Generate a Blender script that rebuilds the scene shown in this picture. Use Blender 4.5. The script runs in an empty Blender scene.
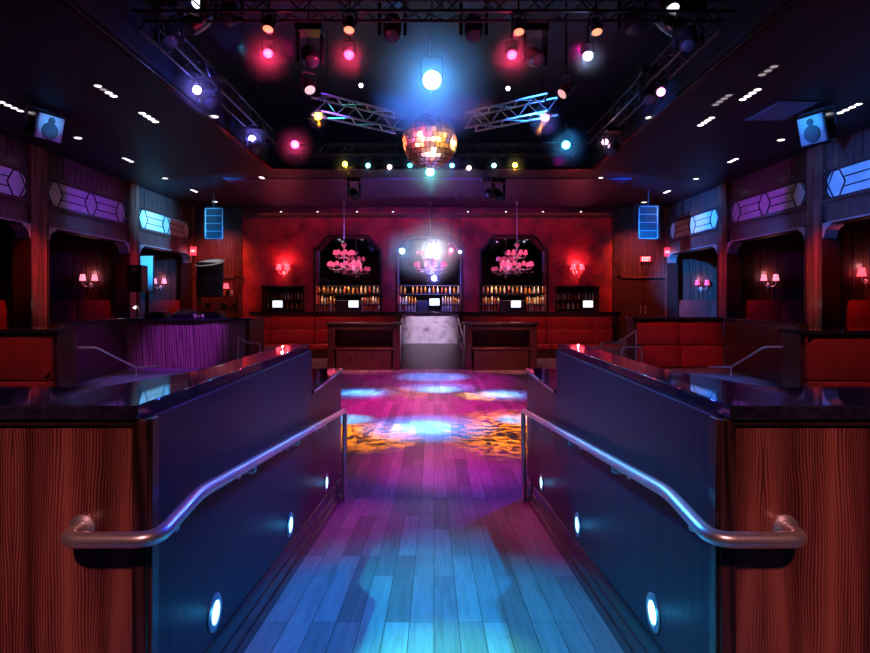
import bpy, bmesh, math, random
from mathutils import Vector, Matrix
random.seed(7)
S = bpy.context.scene
C = S.collection
PI = math.pi
CAMZ = 1.95           # eye height above the dance floor
F = 600.0             # focal length in pixels of the 870 px frame
VX, VY = 434.0, 300.0

def P(px, py, d):     # a sight line at depth d -> a place in the room
    return Vector(((px-VX)/F*d, d, CAMZ-(py-VY)/F*d))
def X(px, d): return (px-VX)/F*d
def Zr(r): return CAMZ+r

# ------------------------------------------------------------------ materials
def lin(c):
    return tuple(((v/12.92) if v <= 0.04045 else ((v+0.055)/1.055)**2.4) for v in c)
def new_mat(name):
    m = bpy.data.materials.new(name); m.use_nodes = True
    nt = m.node_tree
    return m, nt, nt.nodes['Principled BSDF']
def plain(name, col, rough=0.5, metal=0.0, coat=0.0, spec=0.5, emit=None, estr=0.0, noise=0.0, nscale=8.0, bump=0.0):
    m, nt, b = new_mat(name)
    b.inputs['Base Color'].default_value = (*col, 1)
    b.inputs['Roughness'].default_value = rough
    b.inputs['Metallic'].default_value = metal
    b.inputs['Coat Weight'].default_value = coat
    b.inputs['Specular IOR Level'].default_value = spec
    if emit:
        b.inputs['Emission Color'].default_value = (*emit, 1)
        b.inputs['Emission Strength'].default_value = estr
    if noise or bump:
        tc = nt.nodes.new('ShaderNodeTexCoord'); n = nt.nodes.new('ShaderNodeTexNoise')
        n.inputs['Scale'].default_value = nscale; n.inputs['Detail'].default_value = 5
        nt.links.new(tc.outputs['Object'], n.inputs['Vector'])
        if noise:
            r = nt.nodes.new('ShaderNodeValToRGB')
            r.color_ramp.elements[0].position = 0.3; r.color_ramp.elements[1].position = 0.72
            r.color_ramp.elements[0].color = (*[v*(1-noise) for v in col], 1)
            r.color_ramp.elements[1].color = (*[min(1, v*(1+noise)) for v in col], 1)
            nt.links.new(n.outputs['Fac'], r.inputs['Fac']); nt.links.new(r.outputs['Color'], b.inputs['Base Color'])
        if bump:
            bp = nt.nodes.new('ShaderNodeBump'); bp.inputs['Strength'].default_value = bump; bp.inputs['Distance'].default_value = 0.01
            nt.links.new(n.outputs['Fac'], bp.inputs['Height']); nt.links.new(bp.outputs['Normal'], b.inputs['Normal'])
    return m
def wood(name, dark, mid, light, rough=0.3, coat=0.3, scale=1.0, zs=0.06, dist=3.0, contrast=1.0, swap=False, spec=0.4):
    m, nt, b = new_mat(name); b.inputs['Specular IOR Level'].default_value = spec
    N = nt.nodes.new; L = nt.links.new
    tc = N('ShaderNodeTexCoord'); mp = N('ShaderNodeMapping')
    mp.inputs['Scale'].default_value = (scale, scale, scale*zs) if not swap else (scale*zs, scale, scale)
    L(tc.outputs['Object'], mp.inputs['Vector'])
    big = N('ShaderNodeTexNoise'); big.inputs['Scale'].default_value = 3.2; big.inputs['Detail'].default_value = 3
    L(mp.outputs['Vector'], big.inputs['Vector'])
    # ring lines: warp a coordinate, then a sine of it
    mul = N('ShaderNodeVectorMath'); mul.operation = 'MULTIPLY_ADD'
    L(big.outputs['Color'], mul.inputs[0]); mul.inputs[1].default_value = (dist*0.1,)*3
    L(mp.outputs['Vector'], mul.inputs[2])
    wv = N('ShaderNodeTexWave'); wv.wave_type = 'BANDS'; wv.bands_direction = 'DIAGONAL'
    wv.inputs['Scale'].default_value = 7.5; wv.inputs['Distortion'].default_value = 2.2
    wv.inputs['Detail'].default_value = 3; wv.inputs['Detail Scale'].default_value = 2.0
    L(mul.outputs['Vector'], wv.inputs['Vector'])
    fine = N('ShaderNodeTexNoise'); fine.inputs['Scale'].default_value = 45; fine.inputs['Detail'].default_value = 4
    L(mp.outputs['Vector'], fine.inputs['Vector'])
    mx = N('ShaderNodeMix'); mx.data_type = 'FLOAT'; mx.inputs['Factor'].default_value = 0.35
    L(wv.outputs['Fac'], mx.inputs['A']); L(fine.outputs['Fac'], mx.inputs['B'])
    r = N('ShaderNodeValToRGB'); e = r.color_ramp.elements
    e[0].position = 0.18; e[0].color = (*dark, 1); e[1].position = 0.82; e[1].color = (*light, 1)
    q = e.new(0.5); q.color = (*mid, 1)
    L(mx.outputs['Result'], r.inputs['Fac']); L(r.outputs['Color'], b.inputs['Base Color'])
    b.inputs['Roughness'].default_value = rough; b.inputs['Coat Weight'].default_value = coat
    b.inputs['Coat Roughness'].default_value = 0.12
    bp = N('ShaderNodeBump'); bp.inputs['Strength'].default_value = 0.08; bp.inputs['Distance'].default_value = 0.004
    L(mx.outputs['Result'], bp.inputs['Height']); L(bp.outputs['Normal'], b.inputs['Normal'])
    return m
def veneer(name, dark, mid, light, rough=0.3, coat=0.25, leaf=0.40, lines=110.0):
    """book-matched striped veneer: fine dark lines over broad light and dark zones"""
    m, nt, b = new_mat(name); N = nt.nodes.new; L = nt.links.new
    tc = N('ShaderNodeTexCoord'); sp = N('ShaderNodeSeparateXYZ'); L(tc.outputs['Object'], sp.inputs[0])
    ad = N('ShaderNodeMath'); ad.operation = 'ADD'; L(sp.outputs['X'], ad.inputs[0]); L(sp.outputs['Y'], ad.inputs[1])
    pp = N('ShaderNodeMath'); pp.operation = 'PINGPONG'; L(ad.outputs[0], pp.inputs[0]); pp.inputs[1].default_value = leaf
    cb = N('ShaderNodeCombineXYZ'); L(pp.outputs[0], cb.inputs['X']); L(sp.outputs['Z'], cb.inputs['Z'])
    def noise(sc, detail, dist=0.0):
        mp = N('ShaderNodeMapping'); mp.inputs['Scale'].default_value = sc; L(cb.outputs[0], mp.inputs['Vector'])
        n = N('ShaderNodeTexNoise'); n.inputs['Scale'].default_value = 1; n.inputs['Detail'].default_value = detail; n.inputs['Distortion'].default_value = dist
        L(mp.outputs['Vector'], n.inputs['Vector']); return n.outputs['Fac']
    def math_(op, a, c=None, d=None):
        q = N('ShaderNodeMath'); q.operation = op
        for i, v in enumerate((a, c, d)):
            if v is None: continue
            if isinstance(v, (int, float)): q.inputs[i].default_value = v
            else: L(v, q.inputs[i])
        return q.outputs[0]
    warp = noise((5, 1, 1.1), 2); wob = noise((22, 1, 4.0), 2)
    ph = math_('MULTIPLY_ADD', pp.outputs[0], lines, math_('MULTIPLY_ADD', warp, 9.0, math_('MULTIPLY', wob, 1.6)))
    ln = math_('SINE', math_('MULTIPLY', ph, 2*PI)); ln = math_('MULTIPLY_ADD', ln, .5, .5); ln = math_('POWER', ln, 1.3)
    fib = noise((260, 1, 5), 3); zone = noise((9, 1, .5), 2, .6)
    fac = math_('MULTIPLY_ADD', ln, .42, math_('MULTIPLY_ADD', fib, .30, math_('MULTIPLY_ADD', zone, 1.9, -.78)))
    r = N('ShaderNodeValToRGB'); e = r.color_ramp.elements
    e[0].position = .12; e[0].color = (*dark, 1); e[1].position = .92; e[1].color = (*light, 1); q = e.new(.5); q.color = (*mid, 1)
    L(fac, r.inputs['Fac']); L(r.outputs['Color'], b.inputs['Base Color'])
    b.inputs['Roughness'].default_value = rough; b.inputs['Coat Weight'].default_value = coat; b.inputs['Coat Roughness'].default_value = .12
    return m
def plank_mat():
    m, nt, b = new_mat('plank_floor'); N = nt.nodes.new; L = nt.links.new
    tc = N('ShaderNodeTexCoord'); sp = N('ShaderNodeSeparateXYZ'); cb = N('ShaderNodeCombineXYZ')
    L(tc.outputs['Object'], sp.inputs[0]); L(sp.outputs['Y'], cb.inputs['X']); L(sp.outputs['X'], cb.inputs['Y'])
    bk = N('ShaderNodeTexBrick'); L(cb.outputs[0], bk.inputs['Vector'])
    bk.offset = 0.37; bk.offset_frequency = 3; bk.squash = 1.0
    bk.inputs['Scale'].default_value = 1.0; bk.inputs['Brick Width'].default_value = 1.05
    bk.inputs['Row Height'].default_value = 0.128; bk.inputs['Mortar Size'].default_value = 0.0022
    bk.inputs['Mortar Smooth'].default_value = 0.3; bk.inputs['Bias'].default_value = 0.0
    bk.inputs['Color1'].default_value = (0.17, 0.165, 0.17, 1); bk.inputs['Color2'].default_value = (0.39, 0.375, 0.38, 1)
    bk.inputs['Mortar'].default_value = (0.012, 0.01, 0.01, 1)
    mp = N('ShaderNodeMapping'); mp.inputs['Scale'].default_value = (28, 1.6, 1); L(tc.outputs['Object'], mp.inputs['Vector'])
    n = N('ShaderNodeTexNoise'); n.inputs['Scale'].default_value = 1.5; n.inputs['Detail'].default_value = 6
    n.inputs['Distortion'].default_value = 0.8; L(mp.outputs['Vector'], n.inputs['Vector'])
    r = N('ShaderNodeValToRGB'); r.color_ramp.elements[0].position = 0.25; r.color_ramp.elements[1].position = 0.75
    r.color_ramp.elements[0].color = (0.6, 0.58, 0.56, 1); r.color_ramp.elements[1].color = (1, 1, 1, 1)
    L(n.outputs['Fac'], r.inputs['Fac'])
    mx = N('ShaderNodeMix'); mx.data_type = 'RGBA'; mx.blend_type = 'MULTIPLY'; mx.inputs['Factor'].default_value = 1
    L(bk.outputs['Color'], mx.inputs[6]); L(r.outputs['Color'], mx.inputs[7]); L(mx.outputs[2], b.inputs['Base Color'])
    b.inputs['Roughness'].default_value = 0.40; b.inputs['Specular IOR Level'].default_value = 0.2
    bp = N('ShaderNodeBump'); bp.inputs['Strength'].default_value = 0.25; bp.inputs['Distance'].default_value = 0.003
    iv = N('ShaderNodeMath'); iv.operation = 'SUBTRACT'; iv.inputs[0].default_value = 1
    L(bk.outputs['Fac'], iv.inputs[1]); L(iv.outputs[0], bp.inputs['Height']); L(bp.outputs['Normal'], b.inputs['Normal'])
    return m
def plaster_mat():
    m, nt, b = new_mat('red_plaster'); N = nt.nodes.new; L = nt.links.new
    tc = N('ShaderNodeTexCoord'); n = N('ShaderNodeTexNoise'); n.inputs['Scale'].default_value = 1.6; n.inputs['Detail'].default_value = 8
    n.inputs['Roughness'].default_value = 0.65; L(tc.outputs['Object'], n.inputs['Vector'])
    r = N('ShaderNodeValToRGB'); e = r.color_ramp.elements
    e[0].position = 0.36; e[0].color = (0.13, 0.010, 0.018, 1); e[1].position = 0.66; e[1].color = (0.50, 0.030, 0.045, 1)
    L(n.outputs['Fac'], r.inputs['Fac']); L(r.outputs['Color'], b.inputs['Base Color'])
    b.inputs['Roughness'].default_value = 0.55
    return m
def leather_mat(name, col):
    m, nt, b = new_mat(name); N = nt.nodes.new; L = nt.links.new
    tc = N('ShaderNodeTexCoord'); v = N('ShaderNodeTexVoronoi'); v.inputs['Scale'].default_value = 90
    L(tc.outputs['Object'], v.inputs['Vector'])
    n = N('ShaderNodeTexNoise'); n.inputs['Scale'].default_value = 3; n.inputs['Detail'].default_value = 4; L(tc.outputs['Object'], n.inputs['Vector'])
    r = N('ShaderNodeValToRGB'); r.color_ramp.elements[0].position = 0.3; r.color_ramp.elements[1].position = 0.7
    r.color_ramp.elements[0].color = (*[c*0.72 for c in col], 1); r.color_ramp.elements[1].color = (*col, 1)
    L(n.outputs['Fac'], r.inputs['Fac']); L(r.outputs['Color'], b.inputs['Base Color'])
    bp = N('ShaderNodeBump'); bp.inputs['Strength'].default_value = 0.15; bp.inputs['Distance'].default_value = 0.002
    L(v.outputs['Distance'], bp.inputs['Height']); L(bp.outputs['Normal'], b.inputs['Normal'])
    b.inputs['Roughness'].default_value = 0.38; b.inputs['Coat Weight'].default_value = 0.15
    return m
def marble_mat():
    m, nt, b = new_mat('pale_marble'); N = nt.nodes.new; L = nt.links.new
    tc = N('ShaderNodeTexCoord'); n = N('ShaderNodeTexNoise'); n.inputs['Scale'].default_value = 2.4; n.inputs['Detail'].default_value = 9
    n.inputs['Distortion'].default_value = 1.6; L(tc.outputs['Object'], n.inputs['Vector'])
    r = N('ShaderNodeValToRGB'); e = r.color_ramp.elements
    e[0].position = 0.28; e[0].color = (0.28, 0.22, 0.26, 1); e[1].position = 0.62; e[1].color = (0.78, 0.72, 0.76, 1)
    q = e.new(0.44); q.color = (0.68, 0.6, 0.64, 1)
    L(n.outputs['Fac'], r.inputs['Fac']); L(r.outputs['Color'], b.inputs['Base Color']); b.inputs['Roughness'].default_value = 0.25
    return m
def glass_cell_mat(name='milky_glass'):
    m, nt, b = new_mat(name); N = nt.nodes.new; L = nt.links.new
    tc = N('ShaderNodeTexCoord'); n = N('ShaderNodeTexNoise'); n.inputs['Scale'].default_value = 2.2; n.inputs['Detail'].default_value = 6
    L(tc.outputs['Object'], n.inputs['Vector'])
    r = N('ShaderNodeValToRGB'); r.color_ramp.elements[0].color = (0.45, 0.42, 0.40, 1); r.color_ramp.elements[1].color = (0.85, 0.82, 0.74, 1)
    L(n.outputs['Fac'], r.inputs['Fac']); L(r.outputs['Color'], b.inputs['Base Color']); b.inputs['Roughness'].default_value = 0.22
    return m
def emit(name, col, s):
    m, nt, b = new_mat(name)
    b.inputs['Base Color'].default_value = (*[min(1, c*0.6) for c in col], 1)
    b.inputs['Roughness'].default_value = 0.3
    b.inputs['Emission Color'].default_value = (*col, 1); b.inputs['Emission Strength'].default_value = s
    return m
def bottle_mat(name, col, rough=0.08):
    m, nt, b = new_mat(name)
    b.inputs['Base Color'].default_value = (*col, 1); b.inputs['Roughness'].default_value = rough
    b.inputs['Transmission Weight'].default_value = 0.25; b.inputs['Coat Weight'].default_value = 0.5
    return m
M = dict(
    planks=plank_mat(),
    rosewood=veneer('striped_rosewood', (0.022, 0.005, 0.006), (0.12, 0.028, 0.024), (0.36, 0.11, 0.075)),
    panel=wood('dark_wood_panel', (0.046, 0.022, 0.030), (0.054, 0.026, 0.035), (0.064, 0.031, 0.041), 0.45, 0.0, 1.6, 0.03, 3.0, spec=0.16),
    darkwood=wood('dark_stained_wood', (0.018, 0.007, 0.007), (0.05, 0.017, 0.016), (0.09, 0.033, 0.028), 0.3, 0.3, 2.0, 0.05, 3.0),
    wallwood=wood('wall_wood', (0.025, 0.010, 0.010), (0.085, 0.034, 0.032), (0.15, 0.062, 0.055), 0.35, 0.25, 1.4, 0.02, 2.5),
    djwood=wood('booth_wood', (0.10, 0.05, 0.06), (0.24, 0.13, 0.14), (0.42, 0.24, 0.25), 0.33, 0.3, 1.6, 0.03, 2.5),
    stone=plain('black_polished_stone', (0.018, 0.017, 0.034), 0.045, 0, 0.6, 0.6, noise=0.5, nscale=30),
    black=plain('black_satin', (0.012, 0.012, 0.014), 0.18, noise=0.3), matt=plain('matt_black', (0.010, 0.009, 0.010), 0.7, noise=0.3),
    blackmetal=plain('black_metal', (0.035, 0.035, 0.042), 0.35, 0.6, noise=0.2, nscale=20),
    ceiling=plain('dark_ceiling_paint', (0.005, 0.0065, 0.022), 0.55, noise=0.25, nscale=2),
    coffer=plain('black_coffer_paint', (0.007, 0.010, 0.032), 0.6, noise=0.2, nscale=2),
    soffit=plain('plum_soffit', (0.06, 0.035, 0.13), 0.5, noise=0.2, nscale=1.5), vent=plain('grey_painted_metal', (0.20, 0.26, 0.40), 0.5, noise=0.1),
    chrome=plain('brushed_steel', (0.85, 0.80, 0.80), 0.33, 0.85, noise=0.06, nscale=60),
    alu=plain('truss_aluminium', (0.42, 0.43, 0.46), 0.35, 1.0, noise=0.1, nscale=30), trussblack=plain('black_truss', (0.03, 0.03, 0.04), 0.4, 0.5, noise=0.1, nscale=30),
    plaster=plaster_mat(), leather=leather_mat('red_leather', (0.34, 0.034, 0.036)), leather_d=leather_mat('oxblood_leather', (0.22, 0.02, 0.024)),
    marble=marble_mat(), milky=glass_cell_mat(),
    came=plain('lead_came', (0.008, 0.008, 0.01), 0.4, 0.3, noise=0.2),
    frame=plain('dark_frame_wood', (0.030, 0.013, 0.013), 0.3, 0, 0.3, noise=0.4, nscale=14),
    mould=plain('highlit_moulding', (0.42, 0.34, 0.36), 0.3, 0.4, noise=0.2, nscale=30),  # highlight along the mouldings put into a paler base colour
    mirror=plain('smoked_mirror', (0.42, 0.42, 0.5), 0.03, 1.0, noise=0.05, nscale=3),
    shelf=plain('shelf_glass', (0.35, 0.4, 0.45), 0.1, 0.3, noise=0.05),
    darkfloor=plain('dark_polished_floor', (0.04, 0.02, 0.02), 0.3, 0, 0.0, 0.25, noise=0.3, nscale=5),
    carpet=plain('blue_grey_carpet', (0.16, 0.14, 0.20), 0.45, noise=0.25, nscale=6, bump=0.05),
    housing=plain('monitor_plastic', (0.02, 0.02, 0.022), 0.4, noise=0.1),
    ochre=bottle_mat('amber_bottle', (0.55, 0.22, 0.05)), clearb=bottle_mat('clear_bottle', (0.75, 0.7, 0.6)),
    greenb=bottle_mat('green_bottle', (0.10, 0.22, 0.08)), redb=bottle_mat('red_bottle', (0.5, 0.08, 0.06)), creamb=bottle_mat('cream_bottle', (0.8, 0.6, 0.38)),
    shade=emit('pink_lit_shade', (1.0, 0.09, 0.22), 1.0), shadew=emit('rose_lit_shade', (1.0, 0.26, 0.36), 1.5), shadered=emit('red_lit_shade', (1.0, 0.06, 0.09), 3.0),
    screen=emit('lit_screen', (0.75, 0.9, 1.0), 1.8), flame=emit('pink_candle_glow', (1.0, 0.25, 0.35), 1.8),
    exitred=emit('exit_sign_red', (1.0, 0.05, 0.10), 1.1), white_letter=emit('exit_sign_white', (1.0, 0.75, 0.78), 1.6),
    warm=emit('white_downlight', (1.0, 0.93, 0.98), 3.2), warmdim=emit('dim_downlight', (0.9, 0.82, 0.85), 0.35), warmmid=emit('soft_downlight', (1.0, 0.9, 0.95), 2.2),
    steplamp=emit('step_light_lens', (0.30, 0.8, 1.0), 4.0),
    whitepl=plain('white_plastic', (0.75, 0.72, 0.72), 0.4, noise=0.05),
    cone=plain('loudspeaker_grille', (0.035, 0.04, 0.05), 0.4, 0.2, noise=0.3, nscale=80),
    blueface=plain('brushed_grey_baffle', (0.38, 0.42, 0.46), 0.3, 0.6, noise=0.15, nscale=20),
)
_em = {}
def lampmat(col, s):
    k = (col, s)
    if k not in _em: _em[k] = emit('lit_lens', col, s)
    return _em[k]

# ------------------------------------------------------------------ mesh builder
class MB:
    def __init__(s): s.v = []; s.f = []
    def add(s, vs, fs):
        o = len(s.v); s.v += [tuple(v) for v in vs]; s.f += [tuple(i+o for i in f) for f in fs]; return s
    def box(s, x0, x1, y0, y1, z0, z1):
        x0, x1 = min(x0, x1), max(x0, x1); y0, y1 = min(y0, y1), max(y0, y1); z0, z1 = min(z0, z1), max(z0, z1)
        return s.add([(x0,y0,z0),(x1,y0,z0),(x1,y1,z0),(x0,y1,z0),(x0,y0,z1),(x1,y0,z1),(x1,y1,z1),(x0,y1,z1)],
                     [(0,3,2,1),(4,5,6,7),(0,1,5,4),(1,2,6,5),(2,3,7,6),(3,0,4,7)])
    def prism(s, poly, a, b, axis='z'):
        n = len(poly)
        def pt(p, h):
            return (p[0], p[1], h) if axis == 'z' else ((p[0], h, p[1]) if axis == 'y' else (h, p[0], p[1]))
        vs = [pt(p, a) for p in poly]+[pt(p, b) for p in poly]
        fs = [tuple(range(n))[::-1], tuple(range(n, 2*n))]+[(i, (i+1) % n, n+(i+1) % n, n+i) for i in range(n)]
        return s.add(vs, fs)
    def loft(s, rings, cap=True, closed=True):
        n = len(rings[0]); vs = [p for r in rings for p in r]; fs = []
        for k in range(len(rings)-1):
            for i in range(n if closed else n-1):
                j = (i+1) % n; fs.append((k*n+i, k*n+j, (k+1)*n+j, (k+1)*n+i))
        if cap: fs.append(tuple(range(n))[::-1]); fs.append(tuple(range((len(rings)-1)*n, len(rings)*n)))
        return s.add(vs, fs)
    def tube(s, path, r, n=10):
        path = [Vector(p) for p in path]; rings = []; up = None
        for i, p in enumerate(path):
            t = (path[min(i+1, len(path)-1)]-path[max(i-1, 0)]).normalized()
            if up is None: up = t.orthogonal().normalized()
            up = (up-t*up.dot(t));
            if up.length < 1e-5: up = t.orthogonal()
            up.normalize(); w = t.cross(up)
            rr = r[i] if isinstance(r, (list, tuple)) else r
            rings.append([p+(up*math.cos(2*PI*k/n)+w*math.sin(2*PI*k/n))*rr for k in range(n)])
        return s.loft(rings)
    def lathe(s, prof, c=(0,0,0), axis=(0,0,1), n=14, cap=True):
        a = Vector(axis).normalized(); u = a.orthogonal().normalized(); w = a.cross(u); c = Vector(c)
        rings = [[c+a*h+(u*math.cos(2*PI*k/n)+w*math.sin(2*PI*k/n))*max(r, 1e-4) for k in range(n)] for r, h in prof]
        return s.loft(rings, cap)
    def bar(s, p0, p1, w, h=None):
        p0, p1 = Vector(p0), Vector(p1); h = h or w; t = (p1-p0).normalized()
        u = Vector((0,0,1)).cross(t)
        if u.length < 1e-4: u = Vector((1,0,0))
        u.normalize(); q = t.cross(u)
        R = lambda p: [p-u*w/2-q*h/2, p+u*w/2-q*h/2, p+u*w/2+q*h/2, p-u*w/2+q*h/2]
        return s.loft([R(p0), R(p1)])
def fillet(pts, r=0.06, k=6):
    pts = [Vector(p) for p in pts]; out = [pts[0]]
    for i in range(1, len(pts)-1):
        a, b, c = pts[i-1], pts[i], pts[i+1]
        d1 = (a-b); d2 = (c-b); rr = min(r, d1.length*0.45, d2.length*0.45)
        p, q = b+d1.normalized()*rr, b+d2.normalized()*rr
        for j in range(k+1):
            t = j/k; out.append(p*(1-t)**2+b*2*t*(1-t)+q*t*t)
    out.append(pts[-1]); return out

def root_loc(o):
    return o.location if o is not None else Vector((0,0,0))
def obj(name, mb, mat, parent=None, bevel=0.0, seg=2, world=True, label=None, sharp=35):
    """One mesh object. With world=True the builder's coordinates are room coordinates."""
    me = bpy.data.meshes.new(name)
    off = Vector((0,0,0)); p = parent
    if world:
        while p is not None: off = off+p.location; p = p.parent
    vs = [Vector(v)-off for v in mb.v]
    me.from_pydata([tuple(v) for v in vs], [], mb.f)
    bm = bmesh.new(); bm.from_mesh(me); bmesh.ops.recalc_face_normals(bm, faces=bm.faces); bm.to_mesh(me); bm.free()
    me.materials.append(M[mat] if isinstance(mat, str) else mat)
    for q in me.polygons: q.use_smooth = True
    me.set_sharp_from_angle(angle=math.radians(sharp))
    o = bpy.data.objects.new(name, me); C.objects.link(o)
    if parent is not None: o.parent = parent
    if bevel:
        b = o.modifiers.new('edge', 'BEVEL'); b.width = bevel; b.segments = seg; b.limit_method = 'ANGLE'; b.angle_limit = math.radians(40)
        b.harden_normals = False
    if label: o['label'] = label
    return o
def tag(o, label, cat, group=None, kind=None):
    o['label'] = label; o['category'] = cat
    if group: o['group'] = group
    if kind: o['kind'] = kind
    return o
def thing(name, label, cat, loc=(0,0,0), rz=0, group=None):
    o = bpy.data.objects.new(name, None); o.empty_display_size = 0.1; C.objects.link(o)
    o.location = loc; o.rotation_euler = (0, 0, rz)
    return tag(o, label, cat, group)
def dup(o, loc=None, label=None, group=None, rz=None, parent=None):
    c = o.copy(); C.objects.link(c)
    if parent is not None: c.parent = parent
    if loc is not None: c.location = loc
    if rz is not None: c.rotation_euler = (0, 0, rz)
    if label: c['label'] = label
    if group: c['group'] = group
    for ch in list(o.children): dup(ch, parent=c)
    return c
def struct(name, mb, mat, label, cat, bevel=0.0, parent=None):
    o = obj(name, mb, mat, parent, bevel)
    if parent is None: tag(o, label, cat, kind='structure')
    return o

# ------------------------------------------------------------------ lights
def aim(o, target):
    d = Vector(target)-o.location
    o.rotation_euler = d.to_track_quat('-Z', 'Y').to_euler()
def spot(loc, target, col, watts, deg, blend=0.5, rad=0.05, gobo=None):
    l = bpy.data.lights.new('spot_beam', 'SPOT'); l.color = col; l.energy = watts
    l.spot_size = math.radians(deg); l.spot_blend = blend; l.shadow_soft_size = rad
    o = bpy.data.objects.new('spot_beam', l); C.objects.link(o); o.location = loc; aim(o, target)
    o['kind'] = 'helper'
    if gobo:
        l.use_nodes = True; nt = l.node_tree; N = nt.nodes.new; L = nt.links.new
        em = nt.nodes['Emission']
        tc = N('ShaderNodeTexCoord'); mp = N('ShaderNodeMapping'); mp.inputs['Scale'].default_value = gobo['scale']
        mp.inputs['Location'].default_value = gobo.get('seed', (0, 0, 0))
        L(tc.outputs['Normal'], mp.inputs['Vector'])
        n = N('ShaderNodeTexNoise'); n.inputs['Scale'].default_value = 1.0; n.inputs['Detail'].default_value = 2.0
        n.inputs['Distortion'].default_value = gobo.get('dist', 2.5)
        L(mp.outputs['Vector'], n.inputs['Vector'])
        r = N('ShaderNodeValToRGB'); e = r.color_ramp.elements
        e[0].position = gobo.get('lo', 0.47); e[0].color = (0, 0, 0, 1); e[1].position = gobo.get('hi', 0.56); e[1].color = (1, 1, 1, 1)
        L(n.outputs['Fac'], r.inputs['Fac']); L(r.outputs['Color'], em.inputs['Strength'])
    return o
def point(loc, col, watts, rad=0.05):
    l = bpy.data.lights.new('lamp_glow', 'POINT'); l.color = col; l.energy = watts; l.shadow_soft_size = rad
    o = bpy.data.objects.new('lamp_glow', l); C.objects.link(o); o.location = loc; o['kind'] = 'helper'; return o
_hz = {}
def halo_haze(p, R, label, dens=.3):
    """a scattering puff added round a bright lamp to imitate lens glow"""
    if dens not in _hz:
        o = obj('glow_haze', MB().lathe([(max(math.cos(a), 1e-3), math.sin(a)) for a in [-PI/2+PI*i/12 for i in range(13)]], (0,0,0), (0,0,1), 24), glow_hazemat(dens), None, world=False)
        _hz[dens] = o
    else:
        o = _hz[dens].copy(); C.objects.link(o)
    o.location = p; o.scale = (R, R, R); tag(o, label, 'glow_haze', None, 'stuff'); return o
def glow_hazemat(dens):  # volume that imitates the glow of a lamp, thinning outward
    m = bpy.data.materials.new('glow_haze_volume'); m.use_nodes = True; nt = m.node_tree; N = nt.nodes.new; L = nt.links.new
    nt.nodes.remove(nt.nodes['Principled BSDF'])
    vs = N('ShaderNodeVolumeScatter'); tc = N('ShaderNodeTexCoord'); ln = N('ShaderNodeVectorMath'); ln.operation = 'LENGTH'
    L(tc.outputs['Object'], ln.inputs[0]); mr = N('ShaderNodeMapRange'); mr.interpolation_type = 'SMOOTHSTEP'
    mr.inputs['From Min'].default_value = .1; mr.inputs['From Max'].default_value = 1.0; mr.inputs['To Min'].default_value = dens; mr.inputs['To Max'].default_value = 0
    L(ln.outputs['Value'], mr.inputs['Value']); L(mr.outputs['Result'], vs.inputs['Density'])
    L(vs.outputs['Volume'], nt.nodes['Material Output'].inputs['Volume']); return m
def area(loc, target, col, watts, sx, sy, spread=180):
    l = bpy.data.lights.new('lamp_wash', 'AREA'); l.shape = 'RECTANGLE'; l.size = sx; l.size_y = sy; l.color = col; l.energy = watts
    l.spread = math.radians(spread)
    o = bpy.data.objects.new('lamp_wash', l); C.objects.link(o); o.location = loc; aim(o, target); o['kind'] = 'helper'; return o

# ------------------------------------------------------------------ setting
XL, XR = -9.65, 9.30          # side wall planes
YB = 23.9                     # back wall plane
COL = (14.5, 19.1)            # column centres along the side walls
ZU = 0.42                     # raised level
ZC = Zr(3.7)                  # ceiling
ZK = Zr(5.0)                  # coffer top
HB = Zr(1.78)                 # header underside
RB, RT = 5.88, 1.46           # ramp bottom / top depth
def ramp_z(y): return max(0.0, min(ZU, 0.095*(RB-y)))

b = MB(); b.box(-5.2, 4.9, RB, 20.95, -0.1, 0.0)
b.add([(-0.93, RT, ZU), (0.93, RT, ZU), (0.93, RB, 0), (-0.93, RB, 0), (-0.93, RT, -0.1), (0.93, RT, -0.1), (0.93, RB, -0.1), (-0.93, RB, -0.1)],
      [(0,1,2,3), (4,7,6,5), (0,4,5,1), (1,5,6,2), (3,2,6,7), (0,3,7,4)])
b.box(-0.93, 0.93, -4, RT, -0.1, ZU)
struct('floor', b, 'planks', 'plank dance floor with ramp down from the entrance', 'floor')
b = MB(); b.box(XL-3.2, -0.93, -4, 1.95, -0.1, ZU); b.box(XL-3.2, -1.05, 1.95, 5.0, -0.1, ZU); b.box(XL-3.2, -5.2, 5.0, YB+0.6, -0.1, ZU); b.box(-5.2, X(402, 21)-0.02, 20.95, YB+0.6, -0.1, ZU)
b.box(-5.2, -1.05, 5.0, RB, -0.1, ZU)
struct('floor_left', b, 'carpet', 'raised floor level on the left', 'floor')
b = MB(); b.box(XR+3.2, 0.93, -4, 1.95, -0.1, ZU); b.box(XR+3.2, 1.05, 1.95, 5.0, -0.1, ZU); b.box(XR+3.2, 4.9, 5.0, YB+0.6, -0.1, ZU); b.box(4.9, X(402, 21)-0.02, 20.95, YB+0.6, -0.1, ZU)
b.box(4.9, 1.05, 5.0, RB, -0.1, ZU)
struct('floor_right', b, 'carpet', 'raised floor level on the right', 'floor')
# small ramp up to the marble bar front
xa, xb = X(402, 21.2), X(458.5, 21.2)
b = MB(); b.add([(xa, 16.9, 0.004), (xb, 16.9, 0.004), (xb, 20.4, ZU), (xa, 20.4, ZU), (xa, 20.96, ZU), (xb, 20.96, ZU), (xa, 20.96, 0), (xb, 20.96, 0)],
                [(0,1,2,3), (3,2,5,4), (4,5,7,6), (0,3,4,6), (1,7,5,2), (0,6,7,1)])
struct('floor_ramp', b, 'darkfloor', 'dark polished ramp in front of the marble bar', 'floor')

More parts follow.
